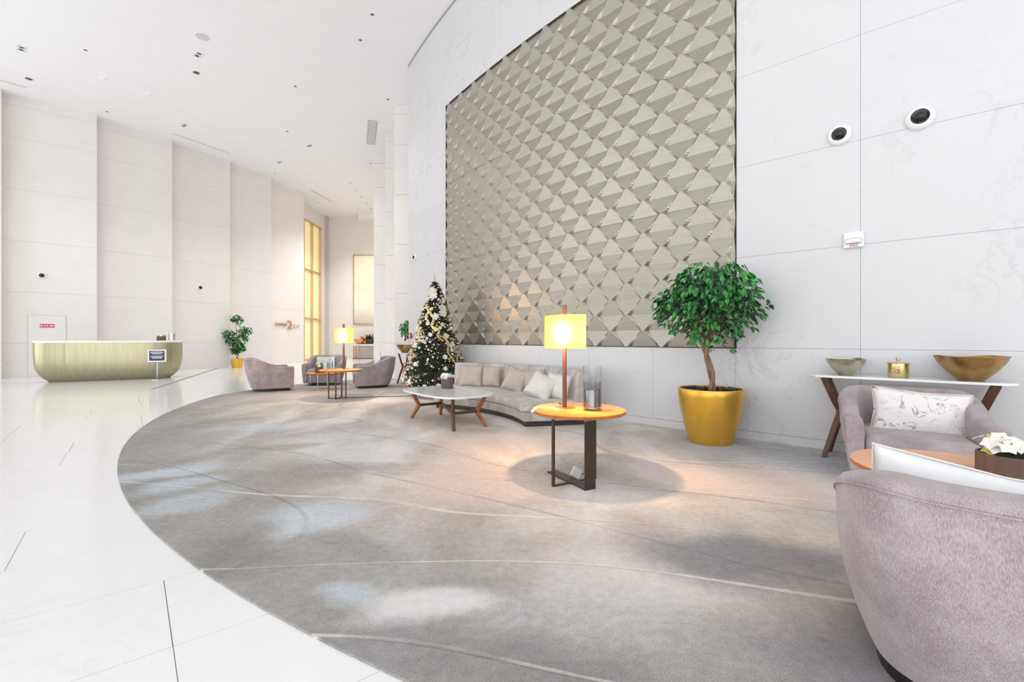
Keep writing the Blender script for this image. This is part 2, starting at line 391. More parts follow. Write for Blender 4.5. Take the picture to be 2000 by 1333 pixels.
def m_floral():
    m, nt, b = newmat('floral_linen'); v = coords(nt)
    c = mixc(nt, noise(nt, v, 300, 2), (.74, .71, .69), (.84, .81, .79))
    for sc, lo, hi, col, a, seed in ((7, .60, .66, (.42, .45, .52), .55, 0), (6, .62, .68, (.45, .55, .52), .5, 4), (9, .66, .70, (.12, .15, .26), .75, 9), (8, .68, .71, (.40, .40, .12), .7, 17)):
        q = N(nt, 'ShaderNodeMapping'); q.inputs['Location'].default_value = (seed, seed*1.7, seed*.6); nt.links.new(v, q.inputs[0])
        f = ramp(nt, noise(nt, q.outputs[0], sc, 3, .55, .8), [(lo, (0, 0, 0)), (hi, (1, 1, 1))])
        f2 = noise(nt, q.outputs[0], 40, 3, .7)
        c = mixc(nt, math_(nt, 'MULTIPLY', math_(nt, 'MULTIPLY', f, f2), a*1.6), c, col)
    # dark branches
    wn = noise(nt, v, 5.2, 3, .5, 1.0); k = math_(nt, 'ABSOLUTE', math_(nt, 'SUBTRACT', wn, .5))
    br = math_(nt, 'MULTIPLY', ramp(nt, k, [(0, (1, 1, 1)), (.012, (0, 0, 0))]), ramp(nt, noise(nt, v, 4, 1), [(.5, (0, 0, 0)), (.56, (1, 1, 1))]))
    c = mixc(nt, math_(nt, 'MULTIPLY', br, .9), c, (.06, .06, .09))
    nt.links.new(c, b.inputs['Base Color']); b.inputs['Roughness'].default_value = .85
    bump(nt, b, noise(nt, v, 12, 2, .5, 1), .3, .02); return m
M['floral'] = m_floral()
def m_paint():
    m, nt, b = newmat('abstract_canvas'); v = coords(nt, (.5, 1, 1.6)); g = N(nt, 'ShaderNodeNewGeometry'); sx = N(nt, 'ShaderNodeSeparateXYZ')
    nt.links.new(g.outputs['Position'], sx.inputs[0]); r = N(nt, 'ShaderNodeMapRange'); r.inputs[1].default_value = 2.1; r.inputs[2].default_value = 6.4
    nt.links.new(math_(nt, 'ADD', sx.outputs[2], math_(nt, 'MULTIPLY', noise(nt, v, 2.5, 5, .65, .5), .9)), r.inputs[0])
    nt.links.new(ramp(nt, r.outputs[0], [(.02, (.55, .49, .38)), (.2, (.70, .64, .54)), (.33, (.85, .80, .72)), (.55, (.88, .80, .66)), (.6, (.78, .72, .58)), (.66, (.90, .80, .62)), (1, (.92, .80, .60))]), b.inputs['Base Color'])
    b.inputs['Roughness'].default_value = .7; return m
M['paint'] = m_paint()

# ---------------------------------------------------------------- setting
ZF = -.012
# inner (right) marble wall follows a large circle
WC, WR = Vector((24.769, 28.710)), 31.93
A0 = math.atan2(5.61 - WC.y, 2.72 - WC.x)
def wpt(s, off=0.0, z=None):
    a = A0 - s / WR; p = WC + Vector((math.cos(a), math.sin(a))) * (WR + off)
    return Vector((p.x, p.y)) if z is None else Vector((p.x, p.y, z))
def wrot(s):   # rotation so that local -Y faces the room
    a = A0 - s / WR; return a + PI/2
def wall_s(px):
    lo, hi = -4.0, 9.5
    k = (px - 1000) / FP
    for _ in range(60):
        mid = (lo + hi) / 2; p = wpt(mid)
        if p.x / p.y > k: lo = mid
        else: hi = mid
    return lo
def wall_at(px, py, off=0.0):
    s = wall_s(px); p = wpt(s, off); return s, Vector((p.x, p.y, EYE - (py - HZ) / FP * p.y))
def curved_slab(mb, s0, s1, z0, z1, o0, o1, n=3):
    vs = []
    for i in range(n + 1):
        s = s0 + (s1 - s0) * i / n
        for o, z in ((o0, z0), (o1, z0), (o1, z1), (o0, z1)): vs.append(wpt(s, o, z))
    fs = [(i*4+k, i*4+(k+1) % 4, i*4+4+(k+1) % 4, i*4+4+k) for i in range(n) for k in range(4)] + [(0, 1, 2, 3), (n*4+3, n*4+2, n*4+1, n*4)]
    mb.add(vs, fs)

PW, PZ0, PZ1 = 6.54, 1.09, 6.54
SEND = 9.03
mb = MB(); curved_slab(mb, -6.5, SEND, ZF, CEIL, -.5, -.05, 40)
wall_r = tag(mb.build('wall_right', M['marblejoint']), kind='structure')
g = .0012
cols = [(-6.1, -4.88), (-4.88, -3.66), (-3.66, -2.44), (-2.44, -1.22), (-1.22, 0)] + [(1.09*i, 1.09*(i+1)) for i in range(6)] + [(6.54, 7.63), (7.63, 8.72), (8.72, SEND)]
for a, b in cols:
    for r in range(8):
        if 0 <= a < 6.5 and 1 <= r <= 5: continue
        m_ = MB(); curved_slab(m_, a + g, b - g if b < SEND else b, (r*1.09 + g) if r else .10, (r+1)*1.09 - g, -.05, 0, 3)
        m_.build('marble_slab', M['marble'], wall_r)
mb = MB(); curved_slab(mb, 0, 6.54, PZ0, PZ1, -.05, -.045, 12); mb.build('recess_back', M['ringgrey'], wall_r)
mb = MB(); curved_slab(mb, -6.1, SEND, ZF, .097, -.05, .004, 30); tag(mb.build('baseboard_right', M['marble']), kind='structure')
mb = MB(); curved_slab(mb, 3.0, SEND, CEIL - .035, CEIL - .005, 0, .012, 20)
tag(mb.build('trim_1', M['grey']), kind='structure')

# sculptural relief panel
rel = thing('relief_panel', 'large champagne metallic relief of pleated diamonds set in the marble wall', 'wall panel')
NS, NR = 24, 24; p_ = PW / NS; rh = (PZ1 - PZ0) / NR; nn = .17 * p_; gap = .15 * p_; ww = 2*p_ - nn - 2*gap; AMP = .044
def node(i, j, side, e=.0015):
    wide = (i + j) % 2 == 0
    s = (i + .5) * p_ + side * (ww if wide else nn) / 2
    return max(.008, min(PW - .008, s)), (.0 if wide else AMP)
for tc in range(6):
    for tr in range(3):
        m_ = MB()
        for i in range(tc*4 - (tc == 0), tc*4+4 + (tc == 5)):
            for j in range(tr*8, tr*8+8):
                def zz(jj):
                    z = PZ0 + jj*rh
                    return z + .002 if jj == tr*8 and jj else (z - .002 if jj == tr*8+8 and jj < NR else z)
                def q(ii, jj, sd, de=0): s, h = node(ii, jj, sd); return wpt(s + de, h - .02, zz(jj))
                dl = .0015 if (i == tc*4 and i) else 0
                a, b, c_, d = q(i, j, -1, dl), q(i, j, 1), q(i, j+1, 1), q(i, j+1, -1, dl)
                if (a-b).length + (c_-d).length > .01: m_.add([a, b, c_, d], [(0, 1, 2, 3)])
                if i < NS:
                    de = -.0015 if i == tc*4+3 else 0
                    e, f = q(i+1, j, -1, de), q(i+1, j+1, -1, de)
                    K = 8; vs_ = []
                    for q_ in range(K + 1): vs_ += [b.lerp(c_, q_/K), e.lerp(f, q_/K)]
                    m_.add(vs_, [(2*q_, 2*q_+1, 2*q_+3, 2*q_+2) for q_ in range(K)])
                elif True:
                    pass
        m_.build('relief_tile', M['relief'], rel, fixn=False)
fr = MB()
curved_slab(fr, -.012, 0, PZ0 - .012, PZ1 + .012, -.05, .004, 1); curved_slab(fr, PW, PW + .012, PZ0 - .012, PZ1 + .012, -.05, .004, 1)
curved_slab(fr, 0, PW, PZ0 - .012, PZ0, -.05, .004, 16); curved_slab(fr, 0, PW, PZ1, PZ1 + .012, -.05, .004, 16)
fr.build('edge_frame', M['darkmetal'], rel)

# outer (left) wall: stepped bays of large beige boards
LW = [(-15.35, 13.81), (-13.97, 15.47), (-12.86, 17.40), (-11.93, 19.45), (-11.20, 21.40), (-10.70, 23.66)]
rows = [ZF, 1.05, 2.66, 4.25, 5.85, 7.46, 8.45, CEIL]
wl = MB(); boards = []
LW0 = [(-17.3, 11.9)] + LW
for i in range(len(LW0) - 1):
    a, b = Vector(LW0[i]), Vector(LW0[i+1]); t = (b - a).normalized(); n = Vector((-t.y, t.x))   # away from the room
    a2 = a + n * .42; b2 = b + t * .02
    wl.prism([(a2 + n*.02), (b2 + n*.02), (b2 + n*.55), (a2 - t*.6 + n*.35), (a2 - t*.6 + n*.02)], ZF, CEIL)
    for r in range(len(rows) - 1):
        z0, z1 = rows[r] + .002, rows[r+1] - .002
        bm_ = MB().prism([tuple(a2), tuple(b2), tuple(b2 + n*.03), tuple(a2 + n*.03)], z0, z1 if r < 6 else CEIL)
        boards.append(bm_)
    # thin end return of the bay
    e0 = b2 + t*.0
    boards.append(MB().prism([tuple(e0), tuple(e0 + t*.006), tuple(e0 + t*.006 + n*.5), tuple(e0 + n*.54)], ZF, CEIL))
wl.prism([(-11.47, 23.3), (-11.47, 25.4), (-11.9, 25.4), (-11.9, 23.3)], ZF, CEIL)
wl.prism([(-11.47, 27.65), (-11.47, 29.6), (-11.9, 29.6), (-11.9, 27.65)], ZF, CEIL)
wl.prism([(-11.47, 25.4), (-11.47, 27.65), (-11.9, 27.65), (-11.9, 25.4)], 7.83, CEIL)
wall_l = tag(wl.build('wall_left', M['wallL']), kind='structure')
for b_ in boards: b_.build('wall_board', M['wallL'], wall_l)

# back wall of the corridor
mb = MB().box((-12, 28.42, ZF), (-4, 28.8, CEIL)); tag(mb.build('wall_back', M['wallL']), kind='structure')
mb = MB().prism([(-9.2, 27.6), (-4.6, 27.6), (-4.6, 28.42), (-9.55, 28.42)], 8.46, CEIL)
tag(mb.build('trim_2', M['ceil']), kind='structure')
tag(MB().box((-11.5, 28.25, ZF), (-11.3, 28.42, CEIL)).build('trim_3', M['wallLb']), kind='structure')
# stepped inner wall beyond the marble
wi = MB()
steps = [(-3.80, 14.87, 16.9), (-4.64, 16.9, 19.06), (-5.72, 19.06, 28.42)]
for x, y0, y1 in steps: wi.box((x, y0 + .03, ZF), (x + 3.2, y1, CEIL))
wall_i = tag(wi.build('wall_inner', M['wallL']), kind='structure')
for x, y0, y1 in steps:
    for r in range(len(rows) - 1):
        MB().box((x, y0, rows[r] + .004), (x + 2.4, y0 + .03, rows[r+1] - .004 if r < 6 else CEIL)).build('wall_board', M['wallL'], wall_i)

# ceiling
mb = MB().box((-18, -5, CEIL), (8, 31, CEIL + .3)); ceil = tag(mb.build('ceiling', M['ceil']), kind='structure')

# floor: base + marble tiles laid on a turned grid
fl = tag(MB().box((-18, -5, -.10), (8, 31, -.020)).build('floor', M['floorjoint']), kind='structure')
fu, fv = Vector((.77, .638)), Vector((-.638, .77)); TV, TL = .647, 1.30
cells = []
for r in range(-30, 62):
    v0 = 1.60 + TV * r
    for k in range(-26, 26):
        off = {0: .13, 1: .13, 2: .13 - .65, 3: -.505, 4: -1.15}.get(r % 5, 0)
        u0 = off + TL * k; c_ = fu * (u0 + TL/2) + fv * (v0 + TV/2)
        if not (-18.5 < c_.x < 8 and -5 < c_.y < 31): continue
        if c_.y < .5 or abs(c_.x) > 1.28 * c_.y + 1.2: vis = False
        else:
            vis = (c_ - Vector((5.07, 11.73))).length > 11.0 and c_.x < -.2 and not (c_.y > 12 and c_.x > -3)
            if c_.y > 11 and c_.x < -18 + (c_.y - 11)*.6: vis = False
        cells.append((c_.length if vis else 1e3, u0, v0))
cells.sort(key=lambda t: t[0])
def tilebox(m_, u0, v0):
    gg = .0015 if (int(round(v0*7)) + int(round(u0*3))) % 3 else .0024; ps = [fu*(u0+gg) + fv*(v0+gg), fu*(u0+TL-gg) + fv*(v0+gg), fu*(u0+TL-gg) + fv*(v0+TV-gg), fu*(u0+gg) + fv*(v0+TV-gg)]
    m_.prism([tuple(q_) for q_ in ps], -.03, ZF)
rest = MB()
for n_, (d, u0, v0) in enumerate(cells):
    if n_ < 290 and d < 900: m_ = MB(); tilebox(m_, u0, v0); m_.build('floor_tile', M['floor'], fl)
    else: tilebox(rest, u0, v0)
tag(rest.build('distant_tiles', M['floor'], fl), kind='stuff')
a, b = Vector(P(296, 760.5)), Vector(P(425, 719)); t = (b - a).normalized(); n = Vector((-t.y, t.x)) * .05
tag(MB().prism([tuple(a-n), tuple(a+n), tuple(b+n), tuple(b-n)], ZF, ZF + .003).build('trim_4', M['grey']), kind='structure')

# carpet
cc, cr = Vector((5.067, 11.731)), 11.48
pts = []
a1 = math.atan2(9.85 - cc.y, -6.26 - cc.x) % (2*PI); a2 = math.radians(298)
for i in range(91):
    a = a1 + (a2 - a1) * i / 90; pts.append((cc.x + cr*math.cos(a), cc.y + cr*math.sin(a)))
pts += [(10.2, 1.2)]
inner = [wpt(s, .006) for s in [-6.4 + (SEND + 6.4)*i/40 for i in range(41)]]
pts = [p for p in pts if (Vector(p) - WC).length > WR + .01]
poly = pts + [tuple(p) for p in inner] + [(-2.9, 13.2), (-3.6, 13.9), (-4.4, 13.75), (-5.2, 12.9), (-5.75, 11.9), (-6.1, 10.8)]
mb = MB().prism(poly, ZF, 0)
carpet = mb.build('carpet', M['carpet']); tag(carpet, 'huge round grey and blush carpet with carved wavy lines along the marble wall', 'carpet')

# tall gold window in the left wall near the corridor end
win = thing('window_1', 'tall narrow window with glowing gold panes beside the corridor end wall', 'window', (-11.47, 0, 0)); win['kind'] = 'structure'
del win['category']; del win['label']
ys, zs = [25.42, 26.5, 27.63], [0.0, 2.33, 5.07, 7.82]
for i in range(2):
    for j in range(3): MB().box((-.12, ys[i] + .04, zs[j] + .03), (-.10, ys[i+1] - .04, zs[j+1] - .03)).build('pane', M['pane'], win)
for y in ys: MB().box((-.14, y - .045, 0), (.02, y + .045, 7.84)).build('mullion', M['brass'], win)
for z in zs: MB().box((-.14, ys[0], z - .03), (.01, ys[2], z + .05)).build('transom', M['brass'], win)

# ---------------------------------------------------------------- armchairs
def smooth(t): return t*t*(3 - 2*t)
def make_chair(label, loc, rz, group):
    root = thing('armchair', label, 'armchair', loc, rz, group)
    hw, hf, hb = .48, -.44, .46
    # plan contour, front-left arm -> back -> front-right arm
    cont = []
    for i in range(8): cont.append((-hw, hf + (0.0 - hf) * i / 8))
    for i in range(33):
        a = PI - PI * i / 32; cx, sy_ = math.cos(a), math.sin(a); e = .78
        cont.append((hw * math.copysign(abs(cx)**e, cx), hb * abs(sy_)**e))
    for i in range(8): cont.append((hw, 0 + hf * (i + 1) / 8))
    cont = [Vector(c) for c in cont]; m = len(cont)
    L = [0]
    for i in range(1, m): L.append(L[-1] + (cont[i] - cont[i-1]).length)
    T = L[-1]
    vs = []; nprof = None; seam = []; inseam = []
    for i, c in enumerate(cont):
        tn = (cont[min(i+1, m-1)] - cont[max(i-1, 0)]).normalized(); n = Vector((-tn.y, tn.x))  # outward?
        if n.dot(c - Vector((0, -.1))) < 0: n = -n
        u = L[i] / T; k = 1 - abs(2*u - 1)      # 0 at the arm fronts, 1 at centre back
        back = smooth(min(1, max(0, (k - .16) / .56)))
        top = .565 + .195 * back; lean = .0 + .05 * smooth(min(1, max(0, (k - .3)/.5)))
        ins = .045 + .06 * smooth(min(1, max(0, k / .45)))
        th = .125 + .02 * back
        prof = [(-ins, .065), (-ins*.80, .11), (-ins*.48, .20), (-ins*.12, .34), (lean*.4, .46), (lean*.85, top - .075), (lean, top - .03), (lean - .018, top - .006), (lean - .045, top),
                (lean - th + .035, top - .002), (lean - th + .008, top - .018), (lean - th, top - .05), (-th - .005, .44), (-th - .01, .25), (-th - .01, .065)]
        nprof = len(prof)
        for o, z in prof: vs.append((c.x + n.x*o, c.y + n.y*o, z))
        o = lean + .004; seam.append((c.x + n.x*o, c.y + n.y*o, top - .045))
    fs = [(i*nprof+k, i*nprof+(k+1) % nprof, (i+1)*nprof+(k+1) % nprof, (i+1)*nprof+k) for i in range(m-1) for k in range(nprof)]
    # rounded arm fronts
    for e, sgn in ((0, -1), (m-1, 1)):
        b = len(vs); base = [Vector(vs[e*nprof+k]) for k in range(nprof)]; ctr = sum(base, Vector()) / nprof
        for k in range(nprof): v = base[k].lerp(ctr, .14); vs.append((v.x, v.y - .028, v.z if base[k].z > .09 else base[k].z))
        for k in range(nprof):
            k2 = (k+1) % nprof; fs.append((e*nprof+k, e*nprof+k2, b+k2, b+k))
        fs.append(tuple(b+k for k in range(nprof)))
    shell = MB().add(vs, fs).build('shell', M['chair'], root, smooth=50)
    MB().tube(seam, .004, 5).build('piping', M['chair'], shell, smooth=True)
    # front rail, seat cushion, plinth
    MB().box((-.35, -.435, .065), (.35, .04, .285)).build('seat_base', M['chair'], root, smooth=40, bevel=.015)
    bm_ = MB().box((-.345, -.50, .275), (.345, .33, .425)); o = bm_.build('seat_cushion', M['chair'], root, smooth=True); b_ = o.modifiers.new('b', 'BEVEL'); b_.width = .06; b_.segments = 5
    pl = []
    for i in range(40):
        a = 2*PI*i/40; cx, sy_ = math.cos(a), math.sin(a)
        if sy_ >= 0: pl.append(((hw-.12)*math.copysign(abs(cx)**.75, cx), (hb-.13)*abs(sy_)**.75))
        else: pl.append(((hw-.12)*math.copysign(abs(cx)**.3, cx), -.43*abs(sy_)**.3))
    MB().prism(pl, 0, .07).build('plinth', M['black'], root)
    return root
def face(fx, fy): return math.atan2(fy, fx) + PI/2     # local -Y looks along (fx, fy)
ch = make_chair('mauve velvet tub armchair seen side-on, nearest the reception desk', (-5.68, 10.76, 0), face(.82, .57), 'mauve velvet tub armchairs')
GA = 'mauve velvet tub armchairs'
dup(ch, (-4.93, 12.22, 0), face(.12, -1), 'mauve tub armchair facing the camera behind the low orange table')
dup(ch, (-3.45, 11.55, 0), face(-.91, -.42), 'mauve tub armchair turned left, between the far lamp and the christmas tree')
dup(ch, (3.37, 3.90, 0), face(-.53, -.85), 'mauve tub armchair holding the floral cushion in front of the marble console')
dup(ch, (1.72, 1.60, 0), face(.60, .80), 'large mauve tub armchair in the foreground seen from behind')

# cushions
def pillow_mesh(w, h, t, seed=0, n=18, slump=0):
    rr = random.Random(seed); ph = [rr.uniform(0, 6) for _ in range(6)]
    vs = []; fs = []
    for sd in (1, -1):
        for j in range(n+1):
            for i in range(n+1):
                u, v = -1 + 2*i/n, -1 + 2*j/n
                e = max(0, (1-u**2))**.55 * max(0, (1-v**2))**.55
                x = u*w/2*(1 - .09*(1-v*v)); y = v*h/2*(1 - .12*(1-u*u))
                wr = .07*math.sin(5*u+ph[0]+2*v)*math.sin(4*v+ph[1]) + .05*math.sin(9*u*v+ph[2])
                vs.append((x, sd*t/2*e*(1+wr) + .012*math.sin(3*u+ph[3])*e, y + slump*(v+1)*.02*math.cos(2.5*u)))
        b = (0 if sd == 1 else (n+1)**2)
        for j in range(n):
            for i in range(n): fs.append((b+j*(n+1)+i, b+j*(n+1)+i+1, b+(j+1)*(n+1)+i+1, b+(j+1)*(n+1)+i))
    return MB().add(vs, fs)
def cushion(label, mat, size, loc, rz, tilt, roll=0, group=None, seed=0):
    m_ = pillow_mesh(*size, seed=seed); me = m_.mesh('cushion', True)
    bm = bmesh.new(); bm.from_mesh(me); bmesh.ops.remove_doubles(bm, verts=bm.verts[:], dist=.0005); bmesh.ops.recalc_face_normals(bm, faces=bm.faces[:]); bm.to_mesh(me); bm.free()
    me.materials.append(mat); o = link('cushion', me)
    o.location = loc; o.rotation_euler = (Matrix.Rotation(rz, 3, 'Z') @ Matrix.Rotation(tilt, 3, 'X') @ Matrix.Rotation(roll, 3, 'Y')).to_euler()
    tag(o, label, 'cushion', group)
    w_, h_ = size[:2]
    pts = [(-w_/2*.99, 0, -h_/2*.99), (-w_/2*.91, 0, 0), (-w_/2*.99, 0, h_/2*.99), (0, 0, h_/2*.88), (w_/2*.99, 0, h_/2*.99), (w_/2*.91, 0, 0), (w_/2*.99, 0, -h_/2*.99), (0, 0, -h_/2*.88)]
    MB().tube(pts, .004, 5, closed=True).build('piping', mat, o, smooth=True)
    return o
# floral cushion (armchair by the console) and white one (foreground armchair)
f4 = Vector((-.53, -.85)).normalized(); r4 = Vector((.85, -.53))
c4 = Vector((3.37, 3.90)) - f4*.07
cushion('long white cushion with blue-grey flowers and dark branches on the armchair by the console', M['floral'], (.67, .41, .17), (c4.x + .06, c4.y - .04, .56), face(f4.x, f4.y), math.radians(-16), math.radians(4), seed=3)
f5 = Vector((.6, .8))
c5 = Vector((1.72, 1.60)) - f5*.10
cushion('plain white linen cushion rising over the foreground armchair back', M['cush_white'], (.72, .40, .16), (c5.x - .02, c5.y + .05, .563), face(f5.x, f5.y), math.radians(-8), math.radians(-8), seed=5)
cushion('pale cushion on the armchair facing the camera behind the low orange table', M['cush_light'], (.48, .30, .13), (-4.90, 12.12, .585), face(.12, -1), math.radians(-14), 0, seed=6)
cushion('white patterned cushion poking above the left-turned armchair near the christmas tree', M['floral'], (.46, .36, .13), (-3.38, 11.60, .64), face(-.91, -.42), math.radians(-20), math.radians(22), seed=8)

# ---------------------------------------------------------------- curved sofa
SC = Vector((-2.2, 5.75)); TA, TB = math.radians(11.5), math.radians(69.5)
sofa = thing('curved_sofa', 'long curved armless sofa in greige velvet against the marble wall', 'sofa', (SC.x, SC.y, 0))
def sweep(prof, a0, a1, n=24, endround=0):
    vs = []; m = len(prof)
    for i in range(n+1):
        a = a0 + (a1 - a0)*i/n
        for r, z in prof: vs.append((r*math.cos(a), r*math.sin(a), z))
    fs = [(i*m+k, i*m+(k+1) % m, (i+1)*m+(k+1) % m, (i+1)*m+k) for i in range(n) for k in range(m)] + [tuple(range(m)), tuple(n*m+k for k in range(m))[::-1]]
    return MB().add(vs, fs)
def sofa_part(name, prof, a0, a1, mat, bev, n=24):
    o = sweep(prof, a0, a1, n).build(name, mat, sofa, smooth=60)
    if bev: b_ = o.modifiers.new('b', 'BEVEL'); b_.width = bev; b_.segments = 3; b_.limit_method = 'ANGLE'; b_.angle_limit = math.radians(50)
    return o
RI = 2.38
sofa_part('plinth', [(RI+.06, 0), (RI+.9, 0), (RI+.9, .075), (RI+.06, .075)], TA+.012, TB-.012, M['plinth'], 0)
sofa_part('base', [(RI+.02, .07), (RI+.95, .07), (RI+.95, .20), (RI-.01, .20)], TA, TB, M['sofa'], .02)
seat_prof = [(RI-.015, .205), (RI+.80, .205), (RI+.80, .34), (RI+.40, .355), (RI+.08, .345), (RI-.01, .32), (RI-.03, .26)]
sofa_part('seat_cushion', seat_prof, TA-.003, TB+.003, M['sofa'], .02, 40)
tt = [TA, TA + (TB-TA)*.34, TA + (TB-TA)*.66, TB]
for i in range(3):
    sofa_part('backrest_section', [(RI+.74, .20), (RI+.96, .20), (RI+.97, .70), (RI+.94, .745), (RI+.84, .75), (RI+.80, .72)], tt[i]+.0015, tt[i+1]-.0015, M['sofa'], .02, 12)
def sofa_cushion(px, py, rr_, z, mat, size, label, tilt=-18, roll=0, yaw=0, seed=0):
    # position along the ray of pixel column px at the radius rr_ from the sofa centre
    k = (px - 1000)/FP; A = k*k+1; B = -2*(k*SC.x + SC.y); Cc = SC.length_squared - rr_*rr_
    d = (-B + math.sqrt(B*B - 4*A*Cc))/(2*A); x = k*d
    a = math.atan2(d - SC.y, x - SC.x)
    cushion(label, mat, size, (x, d, z), a - PI/2 + yaw, math.radians(tilt), roll, 'loose cushions on the curved sofa', seed)
sofa_cushion(959, 737, RI+.66, .53, M['cush_taupe'], (.38, .38, .14), 'taupe sofa cushion tucked behind the leftmost one', -12, 0, .25, 11)
sofa_cushion(920, 738, RI+.54, .53, M['cush_taupe'], (.45, .40, .16), 'leftmost taupe velvet cushion on the curved sofa', -16, 0, .2, 12)
sofa_cushion(1039, 743, RI+.62, .52, M['cush_taupe'], (.38, .38, .14), 'taupe sofa cushion half hidden behind the middle cushion', -12, 0, .35, 13)
sofa_cushion(1006, 741, RI+.48, .53, M['cush_taupe'], (.44, .41, .17), 'middle taupe velvet cushion leaning to the right', -20, math.radians(14), .3, 14)
sofa_cushion(1088, 755, RI+.58, .52, M['cush_light'], (.38, .38, .15), 'rightmost pale creased cushion behind the lamp stem', -14, math.radians(8), .75, 15)
sofa_cushion(1057, 756, RI+.38, .52, M['cush_light'], (.42, .38, .16), 'pale silvery cushion tilted in front of the rightmost one', -26, math.radians(24), .85, 16)

# ---------------------------------------------------------------- coffee table
ct = thing('coffee_table', 'low coffee table with pale marble top and bent walnut legs', 'coffee table', (-.94, 6.62, 0), math.atan2(-.79, .61))
top = []
for i in range(64):
    a = 2*PI*i/64; e = .55; c_, s_ = math.cos(a), math.sin(a); top.append((  .765*math.copysign(abs(c_)**e, c_), .46*math.copysign(abs(s_)**e, s_)))
MB().prism(top, .425, .45).build('tabletop', M['table_marble'], ct, bevel=.006)
nodes = {}
for (sx, sy) in ((-1, -1), (-1, 1), (1, -1), (1, 1)):
    f = Vector((sx*.63, sy*.25, 0)); nd = Vector((sx*.50, sy*.19, .205)); tp = Vector((sx*.62, sy*.26, .43)); nodes[sx, sy] = nd
    pth = [f, f.lerp(nd, .6), nd + Vector((sx*.012, 0, -.02)), nd + Vector((sx*.012, 0, .02)), nd.lerp(tp, .4), tp]
    MB().bar(pth, .035, [.045, .055, .065, .065, .055, .045], side=(0, 1, 0)).build('leg', M['walnut_orange'] if (sx, sy) != (1, -1) else M['walnut'], ct, bevel=.006)
for a, b in (((-1, -1), (-1, 1)), ((-1, 1), (1, -1)), ((1, -1), (1, 1))):
    MB().bar([nodes[a], nodes[b]], .04, .032, side=(0, 0, 1)).build('rail', M['walnut'], ct, bevel=.006)

# ---------------------------------------------------------------- round tables
def round_table(label, loc, r, h, rz, mtop, medge, group):
    t = thing('side_table', label, 'side table', loc, rz, group)
    MB().lathe([(0, h-.034), (r-.012, h-.034), (r-.004, h-.03), (r, h-.02), (r, h-.006)], 64).build('table_edge', medge, t, smooth=40)
    MB().lathe([(0, h-.012), (r, h-.006), (r-.003, h-.001), (r-.008, h), (0, h)], 64).build('tabletop', mtop, t, smooth=30)
    zt = h - .034
    # flat-bar frames (local axes from the crossed feet)
    k = r/.41
    A, B = Vector((-.21, -.22, 0))*k, Vector((.16, -.03, 0))*k
    def ubar(name, p0, p1, both):
        w_ = .030 if both else .105; d = (p1 - p0).normalized(); side = (-d.y, d.x, 0); th = .012 if both else .010
        # upright
        MB().bar([p0 + Vector((0, 0, .0)), p0 + Vector((0, 0, zt))], w_, th, side=side).build(name, M['bronze'], t)
        if both: MB().bar([p1, p1 + Vector((0, 0, zt))], w_, th, side=side).build(name, M['bronze'], t)
        m_ = MB().bar([p0 + Vector((0, 0, .006)), p1 + Vector((0, 0, .006))], w_, .010, side=side); m_.build('foot_bar', M['bronze'], t)
    return t, ubar
t1, ub = round_table('round amber wood side table on bronze flat-bar legs holding the near lamp', (.59, 4.08, 0), .41, .58, 0, M['amber'], M['amber_edge'], 'round amber side tables')
o = Vector((.59, 4.08, 0))
ub('leg', Vector((.335, 3.74, 0)) - o, Vector((.71, 3.96, 0)) - o, True)
ub('leg', Vector((.62, 3.66, 0)) - o, Vector((.36, 4.14, 0)) - o + Vector((0, 0, .004)), False)
t2, ub = round_table('round amber wood side table on thin metal legs holding the far lamp', (-3.46, 9.30, 0), .41, .58, 0, M['amber'], M['amber_edge'], 'round amber side tables')
for a_, b_ in ((Vector((-.20, -.10, 0)), Vector((.14, -.09, 0))), (Vector((-.02, -.20, 0)), Vector((-.05, .20, 0)))):
    MB().bar([a_ + Vector((0, 0, .546)), a_ + Vector((0, 0, .008)), b_ + Vector((0, 0, .008)), b_ + Vector((0, 0, .546))], .028, .02, side=(0, 1, 0) if abs(a_.y - b_.y) < .1 else (1, 0, 0)).build('leg', M['bronze'], t2)
t3, ub = round_table('low round orange wood table between the two front armchairs', (2.38, 2.52, 0), .43, .50, 0, M['peach'], M['amber_edge'], None)
ub('leg', Vector((-.20, -.18, 0)), Vector((.2, .12, 0)), True); ub('leg', Vector((.12, -.24, .0)), Vector((-.14, .22, .004)), False)
t4, ub = round_table('low round orange table on wire legs in front of the camera-facing armchair', (-4.46, 10.98, 0), .42, .40, 0, M['amber'], M['amber_edge'], None)
for a, b in ((Vector((-.30, -.1, 0)), Vector((.0, .15, 0))), (Vector((-.05, -.28, 0)), Vector((.28, -.05, 0)))):
    MB().tube([a + Vector((0, 0, .366)), a + Vector((0, 0, .01)), b + Vector((0, 0, .01)), b + Vector((0, 0, .366))], .009, 6).build('leg', M['chrome'], t4)

